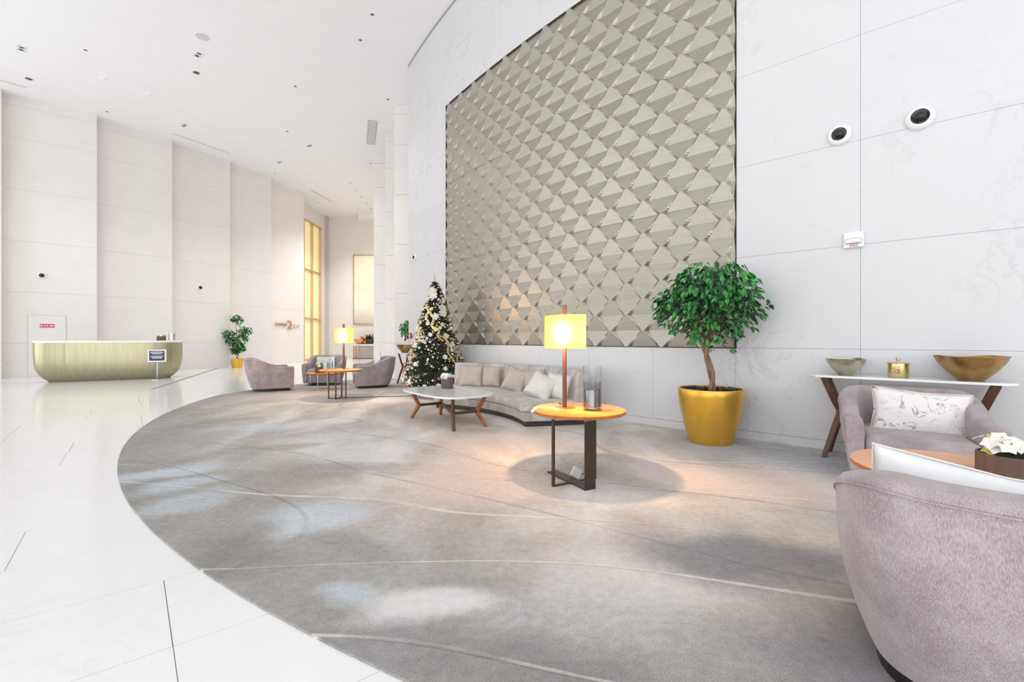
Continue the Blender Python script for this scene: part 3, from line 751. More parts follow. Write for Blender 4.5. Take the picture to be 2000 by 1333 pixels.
# ---------------------------------------------------------------- lamps
def make_lamp(label, loc, rz):
    t = thing('table_lamp', label, 'lamp', loc, rz, 'table lamps with lit amber shades')
    MB().box((-.065, -.065, 0), (.065, .065, .010)).build('base', M['copper'], t, bevel=.002)
    stem = MB().bar([(0, .0, .01), (0, 0, .92)], .036, .020, side=(1, 0, 0)).build('stem', M['walnut'], t, bevel=.003)
    MB().tube([(-.03, -.01, .035), (-.055, -.01, .035)], .006, 8).build('switch', M['darkmetal'], stem)
    outer = []
    n = 40
    for i in range(n):
        a = 2*PI*i/n; c_, s_ = math.cos(a), math.sin(a); outer.append((.235*math.copysign(abs(c_)**.8, c_), .075*math.copysign(abs(s_)**1.1, s_)))
    z0, z1 = .535, .83
    vs = [(x, y, z0) for x, y in outer] + [(x, y, z1) for x, y in outer]
    shd = MB().add(vs, [(i, (i+1) % n, n+(i+1) % n, n+i) for i in range(n)]).build('lamp_shade', M['shade'], t, smooth=True)
    MB().tube([(x, y, z1) for x, y in outer], .003, 5, closed=True).build('shade_rim', M['ribbon'], shd)
    MB().bar([(-.0, -.07, .80), (0, .07, .80)], .008, .006).build('shade_carrier', M['darkmetal'], t)
    MB().sphere((0.03, -.03, .69), .028, 12, 8, (1, 1, 1.25)).build('bulb', M['bulb'], t, smooth=True)
    return t
lampA = (.47, 4.12)
lp = make_lamp('near table lamp with lit rectangular amber shade on the round amber side table', (*lampA, .58), math.radians(-48))
dup(lp, (-3.42, 9.36, .58), math.radians(-22), 'far table lamp with lit pale amber shade by the grey armchairs')
light('lamp_light', 'POINT', (lampA[0]-.02, lampA[1]-.06, 1.25), 210, (1, .62, .34), .04)
light('lamp_light_far', 'POINT', (-3.42, 9.28, 1.25), 130, (1, .64, .36), .05)

# ---------------------------------------------------------------- glass hurricanes
def hurricane(label, loc, r, h, mir):
    t = thing('glass_hurricane', label, 'vase', loc, 0, None)
    MB().lathe([(0, 0), (r, 0), (r, h), (r-.004, h), (r-.004, .012), (0, .012)], 40).build('glass_cylinder', M['glass'], t, smooth=40)
    if mir: MB().lathe([(r-.010, .014), (r-.010, h*.72)], 40, ).build('silvered_band', M['mirrorglass'], t, smooth=40)
    return t
hurricane('tall clear glass hurricane vase behind the shorter one on the near table', (.735, 4.22, .58), .088, .37, False)
hurricane('short silvered glass hurricane vase on the near round table', (.70, 4.01, .58), .080, .245, True)
hurricane('tall silvered glass vase left of the far lamp', (-3.64, 9.42, .58), .085, .34, True)
hurricane('short glass vase standing left of the far lamp in front of the taller', (-3.72, 9.22, .58), .065, .20, True)

# small things on and under the near table
t = thing('charger', 'white cable plug hanging over the left rim of the near round table', 'plug', (0, 0, 0))
pA = at_depth(1049, 797, 3.98)
MB().bar([pA + Vector((-.05, -.02, -.035)), pA + Vector((-.005, 0, .004))], .030, .020, side=(0, 1, 0)).build('plug_body', M['white'], t, bevel=.005)
MB().tube([pA + Vector((0, 0, .0)), (.30, 4.07, .584), (.36, 4.13, .584), (.40, 4.07, .584), (.44, 4.10, .586)], .0028, 6).build('cable', M['white'], t, smooth=True)
t = thing('power_adapter', 'small grey box leaning on the crossed feet under the near table', 'adapter', (.535, 3.96, .012), math.radians(20))
MB().box((-.045, -.012, 0), (.045, .012, .085)).xf(Matrix.Rotation(math.radians(32), 4, 'Y')).build('box_body', M['greylite'], t, bevel=.004)
MB().tube([(.03, .02, .01), (.07, .0, .03), (.10, .03, .006), (.06, .05, .012)], .006, 6).build('cable', M['cord'], t, smooth=True)
cpts = [(*P(666, 777), .006), (*P(700, 777.5), .006), (*P(740, 776), .006), (*P(790, 774.5), .006), (*P(826, 773.5), .006), (*P(833, 769), .006), (*P(838, 768), .006)]
tag(MB().tube(cpts, .007, 6).build('black_cord', M['cord'], smooth=True), 'black power cord trailing across the carpet toward the christmas tree', 'cord')

# ---------------------------------------------------------------- consoles
def make_console(label, loc, rz):
    t = thing('console_table', label, 'console table', loc, rz, 'marble-topped console tables')
    L_, D_, H_ = 1.47, .38, .83
    ol = [(0, -.10), (.06, -.17), (.16, -.19), (L_-.16, -.19), (L_-.06, -.17), (L_, -.10), (L_, .10), (L_-.06, .17), (L_-.16, .19), (.16, .19), (.06, .17), (0, .10)]
    MB().prism(ol, H_-.022, H_).build('tabletop', M['table_marble'], t, bevel=.005)
    nd = {}
    for ex, sg in ((0, 1), (L_, -1)):
        for sy in (-1, 1):
            f = Vector((ex + sg*.13, sy*.16, 0)); n_ = Vector((ex + sg*.25, sy*.055, .46)); tp = Vector((ex + sg*.12, sy*.12, H_-.022))
            MB().bar([f, f.lerp(n_, .7), n_ + Vector((0, 0, -.03)), n_ + Vector((0, 0, .03)), n_.lerp(tp, .3), tp], .035, [.042, .055, .065, .065, .055, .05], side=(0, 1, 0)).build('leg', M['walnut'], t, bevel=.006)
        nd[sg] = Vector((ex + sg*.25, 0, .455))
    MB().bar([nd[1], nd[-1]], .04, .05, side=(0, 0, 1)).build('stretcher', M['walnut'], t, bevel=.006)
    return t
cdir = Vector((.73, -.68)).normalized()
con = make_console('marble-topped console on bent walnut legs along the right marble wall', (3.17, 4.87, 0), math.atan2(cdir.y, cdir.x))
s_c2 = 8.95; pc2 = wpt(s_c2, .22); pd2 = (wpt(7.45, .22) - pc2).normalized()
dup(con, (pc2.x, pc2.y, 0), math.atan2(pd2.y, pd2.x), 'marble-topped console half hidden behind the christmas tree')
def bowl(label, loc, r, h, rb, mat, fold=.0, seed=0):
    prof = [(rb, 0), (rb*1.02, .004), (rb + (r-rb)*.5, h*.40), (rb + (r-rb)*.82, h*.72), (r, h), (r-.006, h), (rb + (r-rb)*.78, h*.70), (rb*1.2, h*.14), (0, h*.08)]
    wob = lambda q, i: (.012*math.sin(2*q+seed) + .006*math.sin(5*q))*(fold if 2 < i < 7 else 0)
    o = MB().lathe(prof, 48, wob=wob).build('bowl', mat, smooth=50); o.location = loc; return tag(o, label, 'bowl')
def oncon(s): p = Vector((3.17, 4.87)) + cdir*s; return (p.x, p.y, .83)
bowl('small champagne metal bowl at the left end of the right console', oncon(.29), .172, .165, .060, M['champagne'], .5, 1)
bowl('large antique gold bowl at the right end of the right console', oncon(1.19), .248, .215, .085, M['antique'], .6, 2)
bp = Vector(pc2) + Vector(pd2)*.30
bowl('gold metal bowl on the console behind the christmas tree', (bp.x, bp.y, .83), .24, .21, .08, M['antique'], .3, 3)
t = thing('lidded_jar', 'small hammered brass jar with knobbed lid between the two console bowls', 'jar', oncon(.70))
MB().lathe([(.076, 0), (.078, .004), (.078, .135), (.072, .135), (.072, .01), (0, .01)], 40).build('jar_body', M['hammered'], t, smooth=40)
lid = MB().lathe([(0, .134), (.088, .134), (.090, .138), (.088, .142), (.05, .147), (0, .150)], 40).build('lid', M['hammered'], t, smooth=40)
MB().lathe([(.010, .147), (.008, .158), (.012, .166), (.022, .174), (.020, .186), (.010, .192), (0, .193)], 20).build('knob', M['chrome'], lid, smooth=50)

# ---------------------------------------------------------------- potted ficus trees
def leaf_mesh(name, mat, s=1.0):
    L_, W = .085*s, .021*s
    vs = [(0, 0, 0), (.02*s, -W*.8, .004*s), (.045*s, -W, .002*s), (L_, 0, -.018*s), (.045*s, W, .002*s), (.02*s, W*.8, .004*s), (.03*s, 0, -.006*s), (.055*s, 0, -.009*s)]
    fs = [(0, 1, 6), (1, 2, 7, 6), (2, 3, 7), (3, 4, 7), (4, 5, 6, 7), (5, 0, 6)]
    return vs, fs
def pot_mesh(parent, r, rb, h, mat):
    prof = [(0, 0), (rb, 0), (rb + (r-rb)*.42, h*.30), (rb + (r-rb)*.78, h*.62), (rb + (r-rb)*.96, h*.86), (r, h-.01), (r-.004, h), (r-.028, h), (r-.03, h-.06), (0, h-.06)]
    MB().lathe(prof, 64).build('pot', mat, parent, smooth=45)
def ficus(label, loc, pot, pm, crown, nleaf, nparts, trunk, seed, z0=0, lsz=1.0, clumps=None, wallcull=True, stones=True, pothide=False):
    rr = random.Random(seed); t = thing('potted_ficus', label, 'potted tree', loc)
    r, rb, h = pot; pot_mesh(t, r, rb, h, pm)
    MB().lathe([(0, h-.05), (r-.03, h-.05), (r-.03, h-.045), (0, h-.035)], 32).build('soil', M['soil'], t)
    if stones:
        for n_ in range(stones):
            a, q = rr.uniform(0, 2*PI), (r-.05)*math.sqrt(rr.random())
            sm = MB().sphere((q*math.cos(a), q*math.sin(a), h-.028 + .02*(1 - q/r) + rr.uniform(0, .012)), rr.uniform(.017, .027), 8, 5, (1, rr.uniform(.7, 1), .62)); sm.build('pebble', M['stone'], t, smooth=True)
    # trunk
    tr = MB()
    if trunk == 2:
        zt = 1.15
        for ph in (0, PI):
            pts = []
            for i in range(14):
                f = i/13; z = h-.05 + (zt-h+.05)*f; rad = .020 + .006*math.sin(9*f)
                bend = .03*math.sin(4.2*f+.5) - .045*f
                pts.append((bend + rad*math.cos(ph+f*5.5), rad*math.sin(ph+f*5.5), z))
            tr.tube(pts, [.030 - .008*i/13 for i in range(14)], 8)
        base = Vector((-.045 - .0, 0, zt))
    else:
        zt = crown[2] - .2
        tr.tube([(0, 0, h-.05), (.02, 0, h+.3), (-.01, .01, (h+zt)/2), (0, 0, zt), (0, 0, crown[2]+.3)], [.022, .02, .018, .014, .006], 7); base = Vector((0, 0, zt-.3))
    tr.build('trunk', M['bark'], t, smooth=True)
    cl = clumps or [(crown[0], crown[1], crown[2], crown[3])]
    br = MB(); tips = []
    nb = 26 if not clumps else 14
    for n_ in range(nb):
        cx, cy, cz, cr_ = cl[n_ % len(cl)]
        v = Vector((rr.gauss(0, 1), rr.gauss(0, 1), rr.gauss(.1, .9))).normalized()
        tip = Vector((cx, cy, cz)) + Vector((v.x, v.y, v.z*.85))*cr_*rr.uniform(.6, .92)
        st = base + Vector((0, 0, rr.uniform(-.05, .1) if not clumps else rr.uniform(0, max(.05, cz-base.z))))
        mid = st.lerp(tip, .5) + Vector((rr.uniform(-.05, .05), rr.uniform(-.05, .05), .06))
        if wallcull and (Vector((tip.x+loc[0], tip.y+loc[1])) - WC).length < WR + .05: continue
        br.tube([st, mid, tip], [.011, .007, .003], 5); tips.append((st, mid, tip))
    br.build('branches', M['bark'], t, smooth=True)
    vs0, fs0 = leaf_mesh('leaf', M['leaf'], lsz); leaves = []
    tries = 0
    while len(leaves) < nleaf and tries < nleaf*6:
        tries += 1
        cx, cy, cz, cr_ = cl[rr.randrange(len(cl))]
        v = Vector((rr.gauss(0, 1), rr.gauss(0, 1), rr.gauss(0, 1))).normalized(); q = rr.random()**.38
        lump = 1 + .13*math.sin(3*v.x+seed)*math.cos(4*v.z+1) + .10*math.sin(7*v.y+5*v.x)
        if v.z < -.35 and rr.random() < .45: continue
        p = Vector((cx, cy, cz)) + Vector((v.x, v.y, v.z*.88))*cr_*q*lump
        wp = Vector((p.x+loc[0], p.y+loc[1]))
        if wallcull and (wp - WC).length < WR + .09: continue
        yaw = math.atan2(v.y, v.x) + rr.gauss(0, .9); pitch = rr.uniform(.1, 1.25); roll = rr.gauss(0, .5)
        Mx = Matrix.Translation(p) @ Matrix.Rotation(yaw, 4, 'Z') @ Matrix.Rotation(pitch, 4, 'Y') @ Matrix.Rotation(roll, 4, 'X') @ Matrix.Scale(rr.uniform(.75, 1.2), 4)
        dcam = wp.length - (q > .75)*.6
        leaves.append((dcam + rr.uniform(0, .1), Mx, q))
    leaves.sort(key=lambda x: x[0])
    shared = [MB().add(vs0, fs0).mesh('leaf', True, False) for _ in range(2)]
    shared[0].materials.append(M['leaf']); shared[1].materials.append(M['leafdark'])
    rest = [MB(), MB()]
    for n_, (d, Mx, q) in enumerate(leaves):
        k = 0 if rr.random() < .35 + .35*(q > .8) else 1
        if n_ < nparts:
            o_ = bpy.data.objects.new('leaf', shared[k]); C.objects.link(o_); o_.parent = t; o_.matrix_local = Mx
        else: rest[k].add([Mx @ Vector(v) for v in vs0], fs0)
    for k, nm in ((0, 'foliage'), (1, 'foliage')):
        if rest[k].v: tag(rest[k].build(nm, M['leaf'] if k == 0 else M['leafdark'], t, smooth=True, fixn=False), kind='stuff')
    return t
ficus('potted ficus with round leafy crown in a large glossy gold pot by the marble wall', (2.31, 5.36, 0), (.363, .235, .625), M['goldpot'], (-.02, 0, 1.62, .55), 1750, 290, 2, 4, stones=90, lsz=1.05)
pf = P(463, 718.5, ZF)
ficus('tall slim ficus in a gold pot against the beige wall right of the desk', (pf[0], pf[1], ZF), (.23, .19, .38), M['goldpot'], (0, 0, 1.2, .4), 750, 0, 1, 9, wallcull=False, stones=0, lsz=1.5,
      clumps=[(-.02, 0, 2.02, .26), (-.36, 0, 1.42, .25), (-.25, .05, 1.15, .22), (.33, 0, 1.55, .26), (.22, 0, 1.25, .22), (.02, 0, .95, .22), (-.12, .05, .72, .16), (.2, -.05, .80, .14)])
ficus('ficus showing green leaves between the far console and the marble wall end', (-2.92, 13.65, ZF), (.30, .22, .5), M['goldpot'], (0, 0, 1.48, .38), 420, 0, 1, 21, wallcull=False, stones=0, lsz=1.4)

# ---------------------------------------------------------------- small flower arrangements
def petals(m_, c, r, n, up, rr, w=.5):
    c = Vector(c); up = Vector(up).normalized(); a = up.orthogonal().normalized(); b = up.cross(a); ph = rr.uniform(0, 6)
    for k in range(n):
        q = ph + 2*PI*k/n; d = a*math.cos(q) + b*math.sin(q); sd = up.cross(d)
        m_.add([c, c + d*r*.5 + sd*r*w*.5 + up*r*.18, c + d*r + up*r*.1, c + d*r*.5 - sd*r*w*.5 + up*r*.18], [(0, 1, 2), (0, 2, 3)])
def planter(label, loc, r, h, flowers, leafm, seed, n=14, panels=0, spread=1.0, cat='plant pot'):
    rr = random.Random(seed); t = thing('flower_pot', label, cat, loc)
    MB().lathe([(0, 0), (r*.96, 0), (r, .006), (r, h), (r-.008, h), (r-.01, h-.02), (0, h-.02)], 18 if panels else 36).build('pot', M['potbrown'], t, smooth=False if panels else 40)
    MB().lathe([(0, h-.019), (r-.011, h-.019), (0, h-.012)], 20).build('soil', M['soil'], t)
    lm = MB()
    for k in range(16):
        a = rr.uniform(0, 2*PI); q = r*.7; z = h-.01; L_ = r*rr.uniform(.7, 1.25)*spread
        p0 = Vector((q*.3*math.cos(a), q*.3*math.sin(a), z)); d = Vector((math.cos(a), math.sin(a), rr.uniform(.3, 1.3))).normalized(); sd = Vector((-math.sin(a), math.cos(a), 0))
        lm.add([p0, p0 + d*L_*.5 + sd*L_*.14, p0 + d*L_ - Vector((0, 0, L_*.15)), p0 + d*L_*.5 - sd*L_*.14], [(0, 1, 2), (0, 2, 3)])
    lm.build('leaves', leafm, t, fixn=False)
    for k in range(n):
        a = rr.uniform(0, 2*PI); q = r*math.sqrt(rr.random())*.95*spread; z = h + r*(.15 + .65*rr.random())*spread*(1 - .3*q/r)
        m_ = MB(); c = (q*math.cos(a), q*math.sin(a), z); petals(m_, c, r*(.32 if panels else .42), 5, (math.cos(a)*q/r*.8, math.sin(a)*q/r*.8 - .3, .8), rr, .95)
        m_.build('flower', flowers[k % len(flowers)], t, fixn=False)
    return t
def onct(px, py):
    x, y = P(px, py, .45); return (x, y, .45)
planter('brown cylindrical pot of white flowers on the marble coffee table', onct(873.5, 759), .088, .155, [M['petal']], M['leaf'], 31, 30, 0, 1.15)
planter('wide dark brown pot with white flowers and yellow leaves on the low front table', (2.56, 2.36, .50), .135, .11, [M['petal'], M['petalyellow'], M['petal']], M['leaf'], 33, 16, 12, 1.0)
planter('small brown pot with green sprigs on the low far orange table', (-4.52, 10.86, .40), .12, .15, [M['petalcream']], M['leaf'], 35, 4, 0, 1.3)

# ---------------------------------------------------------------- christmas tree
TX = Vector((-1.60, 9.60, 0)); rr = random.Random(12)
xt = thing('christmas_tree', 'decorated christmas tree with white flowers, gold ribbons and warm lights', 'christmas tree', TX)
TH, TR, TB0 = 2.40, .68, .16
def trad(z):
    f = (z - TB0)/(TH - TB0); return TR*(1 - f)**.85 * (1 if f > .08 else .80 + 2.5*f) + .03
nd = MB(); br = MB()
for n_ in range(620):
    f = rr.random()**1.25; z = TB0 + .02 + (TH - TB0 - .05)*f; a = rr.uniform(0, 2*PI); r_ = trad(z)*rr.uniform(.82, 1.10)
    st = Vector((0, 0, z + .12*r_)); tip = Vector((r_*math.cos(a), r_*math.sin(a), z - .05*r_)); br.tube([st, tip], [.006, .002], 4)
    d = (tip - st).normalized(); L_ = (tip - st).length
    for k in range(int(14 + 60*L_)):
        q = st.lerp(tip, rr.uniform(.25, 1.0)); v = (d*rr.uniform(.3, 1) + Vector((rr.gauss(0, .6), rr.gauss(0, .6), rr.gauss(0, .5)))).normalized()*rr.uniform(.035, .075)
        sd = v.cross(Vector((rr.gauss(0, 1), rr.gauss(0, 1), rr.gauss(0, 1)))).normalized()*.009
        nd.add([q - sd, q + sd, q + v], [(0, 1, 2)])
tag(nd.build('needles', M['needle'], xt, fixn=False), kind='stuff'); tag(br.build('branches', M['bark'], xt), kind='stuff')
MB().tube([(0, 0, .02), (0, 0, 1.2), (0, 0, TH)], [.05, .03, .006], 8).build('trunk', M['bark'], xt)
MB().lathe([(0, 0), (.30, 0), (.26, .05), (.10, .07), (0, .07)], 24).build('tree_stand', M['petal'], xt, smooth=True)
MB().tube([(0, 0, TH-.02), (-.01, 0, TH+.09), (-.03, 0, TH+.2)], [.006, .004, .002], 5).build('top_sprig', M['needle'], xt)
def tsurf(z, a, k=1.0): r_ = trad(z)*k; return Vector((r_*math.cos(a), r_*math.sin(a), z))
def rang(): # mostly the side one can see
    return rr.uniform(0, 2*PI)
bm1 = MB().sphere((0, 0, 0), .026, 10, 7).mesh('bauble', True); bm1.materials.append(M['bauble'])
bm2 = MB().sphere((0, 0, 0), .022, 10, 7).mesh('bauble', True); bm2.materials.append(M['baublegold'])
for k in range(280):
    z = TB0 + .03 + (TH-TB0-.15)*rr.random()**1.2; o_ = bpy.data.objects.new('bauble', bm1 if k % 3 else bm2); C.objects.link(o_); o_.parent = xt; o_.location = tsurf(z, rang(), rr.uniform(.95, 1.06)); s_ = rr.uniform(.6, 1.2); o_.scale = (s_, s_, s_)
fms = []
for mt in (M['petal'], M['petalcream'], M['petal']):
    m_ = MB(); petals(m_, (0, 0, 0), .085, 6, (0, 0, 1), rr, .8); petals(m_, (0, 0, .01), .05, 5, (0, 0, 1), rr, .8); me = m_.mesh('flower', False, False); me.materials.append(mt); fms.append(me)
for k in range(95):
    z = TB0 + .05 + (TH-TB0-.25)*rr.random()**1.1; a = rang(); o_ = bpy.data.objects.new('flower', fms[k % 3]); C.objects.link(o_); o_.parent = xt
    o_.location = tsurf(z, a, 1.04); o_.rotation_euler = (Vector((math.cos(a), math.sin(a), .35)).to_track_quat('Z', 'Y')).to_euler(); s_ = rr.uniform(.55, 1.15); o_.scale = (s_, s_, s_)
for a0, zt, ln in ((4.15, 1.9, .35), (5.3, 1.25, .55), (3.9, 1.5, .35), (4.6, 1.75, .4), (5.7, 1.0, .5), (3.75, 1.0, .3), (4.9, 1.45, .3), (1.0, 1.6, .5), (2.2, 1.4, .5)):
    m_ = MB(); vs = []
    for i in range(13):
        f = i/12; z = zt - ln*f; a = a0 + .09*math.sin(f*9+a0) + .25*f; p = tsurf(z, a, 1.05 + .05*math.sin(f*11)); sd = Vector((-math.sin(a), math.cos(a), .3*math.sin(f*8)))*.024
        vs += [p - sd, p + sd]
    m_.add(vs, [(2*i, 2*i+1, 2*i+3, 2*i+2) for i in range(12)]); m_.build('ribbon', M['ribbon'], xt, fixn=False, smooth=True)
fl_ = MB()
for k in range(260):
    z = TB0 + .03 + (TH-TB0-.1)*rr.random()**1.2; fl_.sphere(tsurf(z, rang(), rr.uniform(.85, 1.03)), .0075, 5, 4)
tag(fl_.build('fairy_lights', M['fairy'], xt), kind='stuff')
for k in range(9):
    p = tsurf(TB0, 3.4 + k*.27, .8); m_ = MB(); petals(m_, (p.x, p.y, .12), .09, 6, (math.cos(3.4+k*.27), math.sin(3.4+k*.27), .6), rr, .9); m_.build('flower', M['petal'], xt, fixn=False)

# ---------------------------------------------------------------- reception desk and sign
dk = thing('reception_desk', 'long rounded brushed brass reception desk with white stone top', 'reception desk', (-11.86, 13.70, ZF), math.radians(33.0))
def desk_ring(a_, b_, n=72, e=.62): return [(a_*math.copysign(abs(math.cos(2*PI*i/n))**e, math.cos(2*PI*i/n)), b_*math.copysign(abs(math.sin(2*PI*i/n))**e, math.sin(2*PI*i/n))) for i in range(n)]
prof = [(0, 0), (.02, .03), (.10, .09), (.20, .20), (.27, .36), (.30, .55), (.31, .80), (.31, 1.10)]
vs = []; n = 72
for o_, z in prof: vs += [(x, y, z) for x, y in desk_ring(1.37+o_, .34+o_*.5, n)]
fs = [(i*n+k, i*n+(k+1) % n, (i+1)*n+(k+1) % n, (i+1)*n+k) for i in range(len(prof)-1) for k in range(n)]
MB().add(vs, fs + [tuple(range(n))[::-1], tuple((len(prof)-1)*n+k for k in range(n))]).build('desk_body', M['desk'], dk, smooth=40)
MB().prism(desk_ring(1.69, .505), 1.10, 1.155).build('desk_top', M['desktop'], dk)
for x in (-.98, 1.0):
    MB().box((x-.002, -.4965, .5), (x+.002, -.49, 1.1)).build('seam', M['grey'], dk)
def ondesk(px, d): x = (px-1000)/FP*d; return (x, d, ZF + 1.155)
planter('small brown pot with white flowers on the reception desk', ondesk(315, 14.35), .12, .13, [M['petal']], M['leaf'], 41, 10, 0, 1.1)
hurricane('glass hurricane vase at the right end of the reception desk', ondesk(336, 14.45), .09, .30, True)
sx, sy = P(307, 741.5, ZF); sg = thing('sign_stand', 'navy notice with white frame on a slim stand before the desk', 'sign', (sx, sy, ZF), math.radians(20))
MB().lathe([(0, 0), (.15, 0), (.15, .01), (.02, .016), (0, .016)], 28).build('base', M['chrome'], sg, smooth=40)
MB().tube([(0, 0, .01), (0, 0, .54)], .018, 10).build('pole', M['greylite'], sg, smooth=True)
MB().box((-.23, -.02, .58), (.23, .0, .95)).xf(Matrix.Translation((0, 0, -.06))).build('frame', M['white'], sg, bevel=.004)
MB().box((-.19, -.024, .56), (.19, -.02, .85)).build('notice', M['navy'], sg)
lines = MB(); q = random.Random(5)
for z, wd, hh in ((.815, .30, .018), (.785, .32, .018), (.755, .22, .016), (.695, .33, .016), (.66, .26, .022), (.63, .24, .018)):
    x = -wd/2
    while x < wd/2:
        l_ = q.uniform(.012, .03); lines.box((x, -.0255, z-hh/2), (min(wd/2, x+l_), -.024, z+hh/2)); x += l_ + .007
lines.build('lettering', M['ink'], sg)

# ---------------------------------------------------------------- wall things, left
def lwall(px, py, off=.02):
    """point on the outer wall bay behind pixel (px, py)"""
    k = (px-1000)/FP
    for i in range(len(LW)-1):
        a, b = Vector(LW[i]), Vector(LW[i+1]); t_ = (b-a).normalized(); n_ = Vector((-t_.y, t_.x)); a2 = a + n_*.42
        # solve a2 + s*(b-a2) with x = k*y
        dx, dy = b.x-a2.x, b.y-a2.y; s_ = (k*a2.y - a2.x)/(dx - k*dy)
        if -.02 <= s_ <= 1.02:
            p = Vector((a2.x+dx*s_, a2.y+dy*s_)); u = Vector((dx, dy)).normalized(); nn_ = Vector((u.y, -u.x)); p2 = p + nn_*off
            return Vector((p2.x, p2.y, EYE-(py-HZ)/FP*p.y)), math.atan2(u.y, u.x), p.y
def dome(label, loc, rz, r, group='dome security cameras'):
    t = thing('security_camera', label, 'camera', loc, rz, group)
    RX = Matrix.Rotation(PI/2, 4, 'X')
    MB().lathe([(0, 0), (r, 0), (r, r*.15), (r*.92, r*.36), (r*.62, r*.50), (0, r*.50)], 36).xf(RX).build('housing', M['white'], t, smooth=50)
    MB().lathe([(r*.58, r*.48), (r*.62, r*.53), (r*.56, r*.56), (r*.52, r*.5)], 36).xf(RX).build('ring', M['black'], t, smooth=True)
    MB().lathe([(r*.50, r*.46), (r*.44, r*.66), (r*.30, r*.82), (r*.12, r*.90), (0, r*.91)], 28).xf(RX).build('lens_dome', M['black'], t, smooth=True)
    return t
M['black'].node_tree.nodes['Principled BSDF'].inputs['Roughness'].default_value = .25
for px, py, lb in ((82, 538.5, 'small white dome camera high above the red sign on the beige wall'), (390.5, 562, 'small white dome camera on the beige wall above the sign stand')):
    p, rz, d = lwall(px, py, .0); dome(lb, p, rz, .105)
for px, py, r, lb in ((1640, 265, .108, 'dome security camera left of the vertical joint on the right marble wall'), (1797, 231.5, .115, 'dome security camera right of the vertical joint on the right marble wall')):
    s_, p = wall_at(px, py); dome(lb, p, wrot(s_), r)
s_, p = wall_at(811, 503); dome('small dome camera on the marble left of the relief panel', p, wrot(s_), .085)
# access panel with red sign
p0, rz, d0 = lwall(55, 616, 0); p1, _, d1 = lwall(128.5, 616, 0)
LN = (Vector((p1.x, p1.y)) - Vector((p0.x, p0.y))).length; zt = p0.z
ap = thing('access_door', 'flush beige access door with red sign behind the reception desk', 'door', (p0.x, p0.y, 0), rz)
MB().box((0, -.008, ZF+.05), (LN, 0, zt)).build('door_leaf', M['wallL'], ap)
em = MB(); em.box((-.012, -.010, ZF+.05), (0, 0, zt+.012)); em.box((LN, -.010, ZF+.05), (LN+.012, 0, zt+.012)); em.box((0, -.010, zt), (LN, 0, zt+.012)); em.build('door_gap', M['wallLb'], ap)
pr, rz, d = lwall(92.5, 636.8, .009); rs = thing('red_sign', 'small red sign with white print on the flush door', 'sign', pr, rz)
MB().box((-.165, -.010, -.055), (.165, 0, .055)).build('sign_plate', M['red'], rs)
sm = MB().box((-.15, -.012, -.02), (-.10, -.010, .02)); x = -.07
for wl_ in (.03, .012, .03, .028, .0, .03, .03, .028, .03):
    if wl_: sm.box((x, -.012, -.018), (x + wl_*.7, -.010, .018))
    x += .025
sm.build('lettering', M['ink'], rs)
# tower sign letters
def text_mesh(s, size, ext):
    cu = bpy.data.curves.new('t', 'FONT'); cu.body = s; cu.size = size; cu.extrude = ext; cu.resolution_u = 4
    o_ = bpy.data.objects.new('t', cu); C.objects.link(o_); bpy.context.view_layer.update()
    dg = bpy.context.evaluated_depsgraph_get(); me = bpy.data.meshes.new_from_object(o_.evaluated_get(dg)); w_ = o_.dimensions.x
    bpy.data.objects.remove(o_); return me, w_
RXT = Matrix.Rotation(PI/2, 4, 'X')
pw, rzw, dw = lwall(535.5, 637, .03); pe, _, _ = lwall(583, 637, .03); LT = (Vector((pe.x, pe.y)) - Vector((pw.x, pw.y))).length
ws = thing('wall_lettering', 'bronze wall lettering TOWER 2 with small arabic letters by the gold window', 'sign', (pw.x, pw.y, pw.z), rzw)
def letter(s, x, z, size, mat=M['copper'], nm='letter', sxx=1.0):
    me, w_ = text_mesh(s, size, .012); me.transform(RXT); me.transform(Matrix.Scale(sxx, 4, (1, 0, 0))); me.materials.append(mat); o_ = link(nm, me, ws); o_.location = (x, 0, z)
k = LT/1.75
xs = [0, .155, .36, .60, .74]
for s_, x in zip('TOWER', xs): letter(s_, x*k, 0, .21)
letter('2', .87*k, -.14, .62, nm='digit')
ar = MB()   # small arabic digit and word for "tower 2"
x0 = 1.16*k
ar.tube([(x0+.02, 0, -.06), (x0+.02, 0, .10)], .012, 6); ar.tube([(x0+.02, 0, .10), (x0+.05, 0, .065), (x0+.09, 0, .07), (x0+.11, 0, .11)], .011, 6)
ar.build('digit', M['copper'], ws)
ar = MB(); x0 = 1.36*k
ar.tube([(x0, 0, .05), (x0+.07, 0, .07), (x0+.11, 0, .05), (x0+.03, 0, .02), (x0, 0, -.03), (x0+.05, 0, -.08), (x0+.11, 0, -.07)], .011, 6)
ar.sphere((x0+.06, 0, -.02), .013, 6, 4)
ar.build('letter', M['copper'], ws)
ar = MB(); ar.tube([(x0+.17, 0, -.06), (x0+.21, 0, -.03), (x0+.22, 0, .05)], .011, 6); ar.build('letter', M['copper'], ws)
ar = MB(); ar.tube([(x0+.24, 0, .0), (x0+.32, 0, .0), (x0+.33, 0, .10)], .011, 6); ar.sphere((x0+.29, 0, -.05), .013, 6, 4); ar.build('letter', M['copper'], ws)

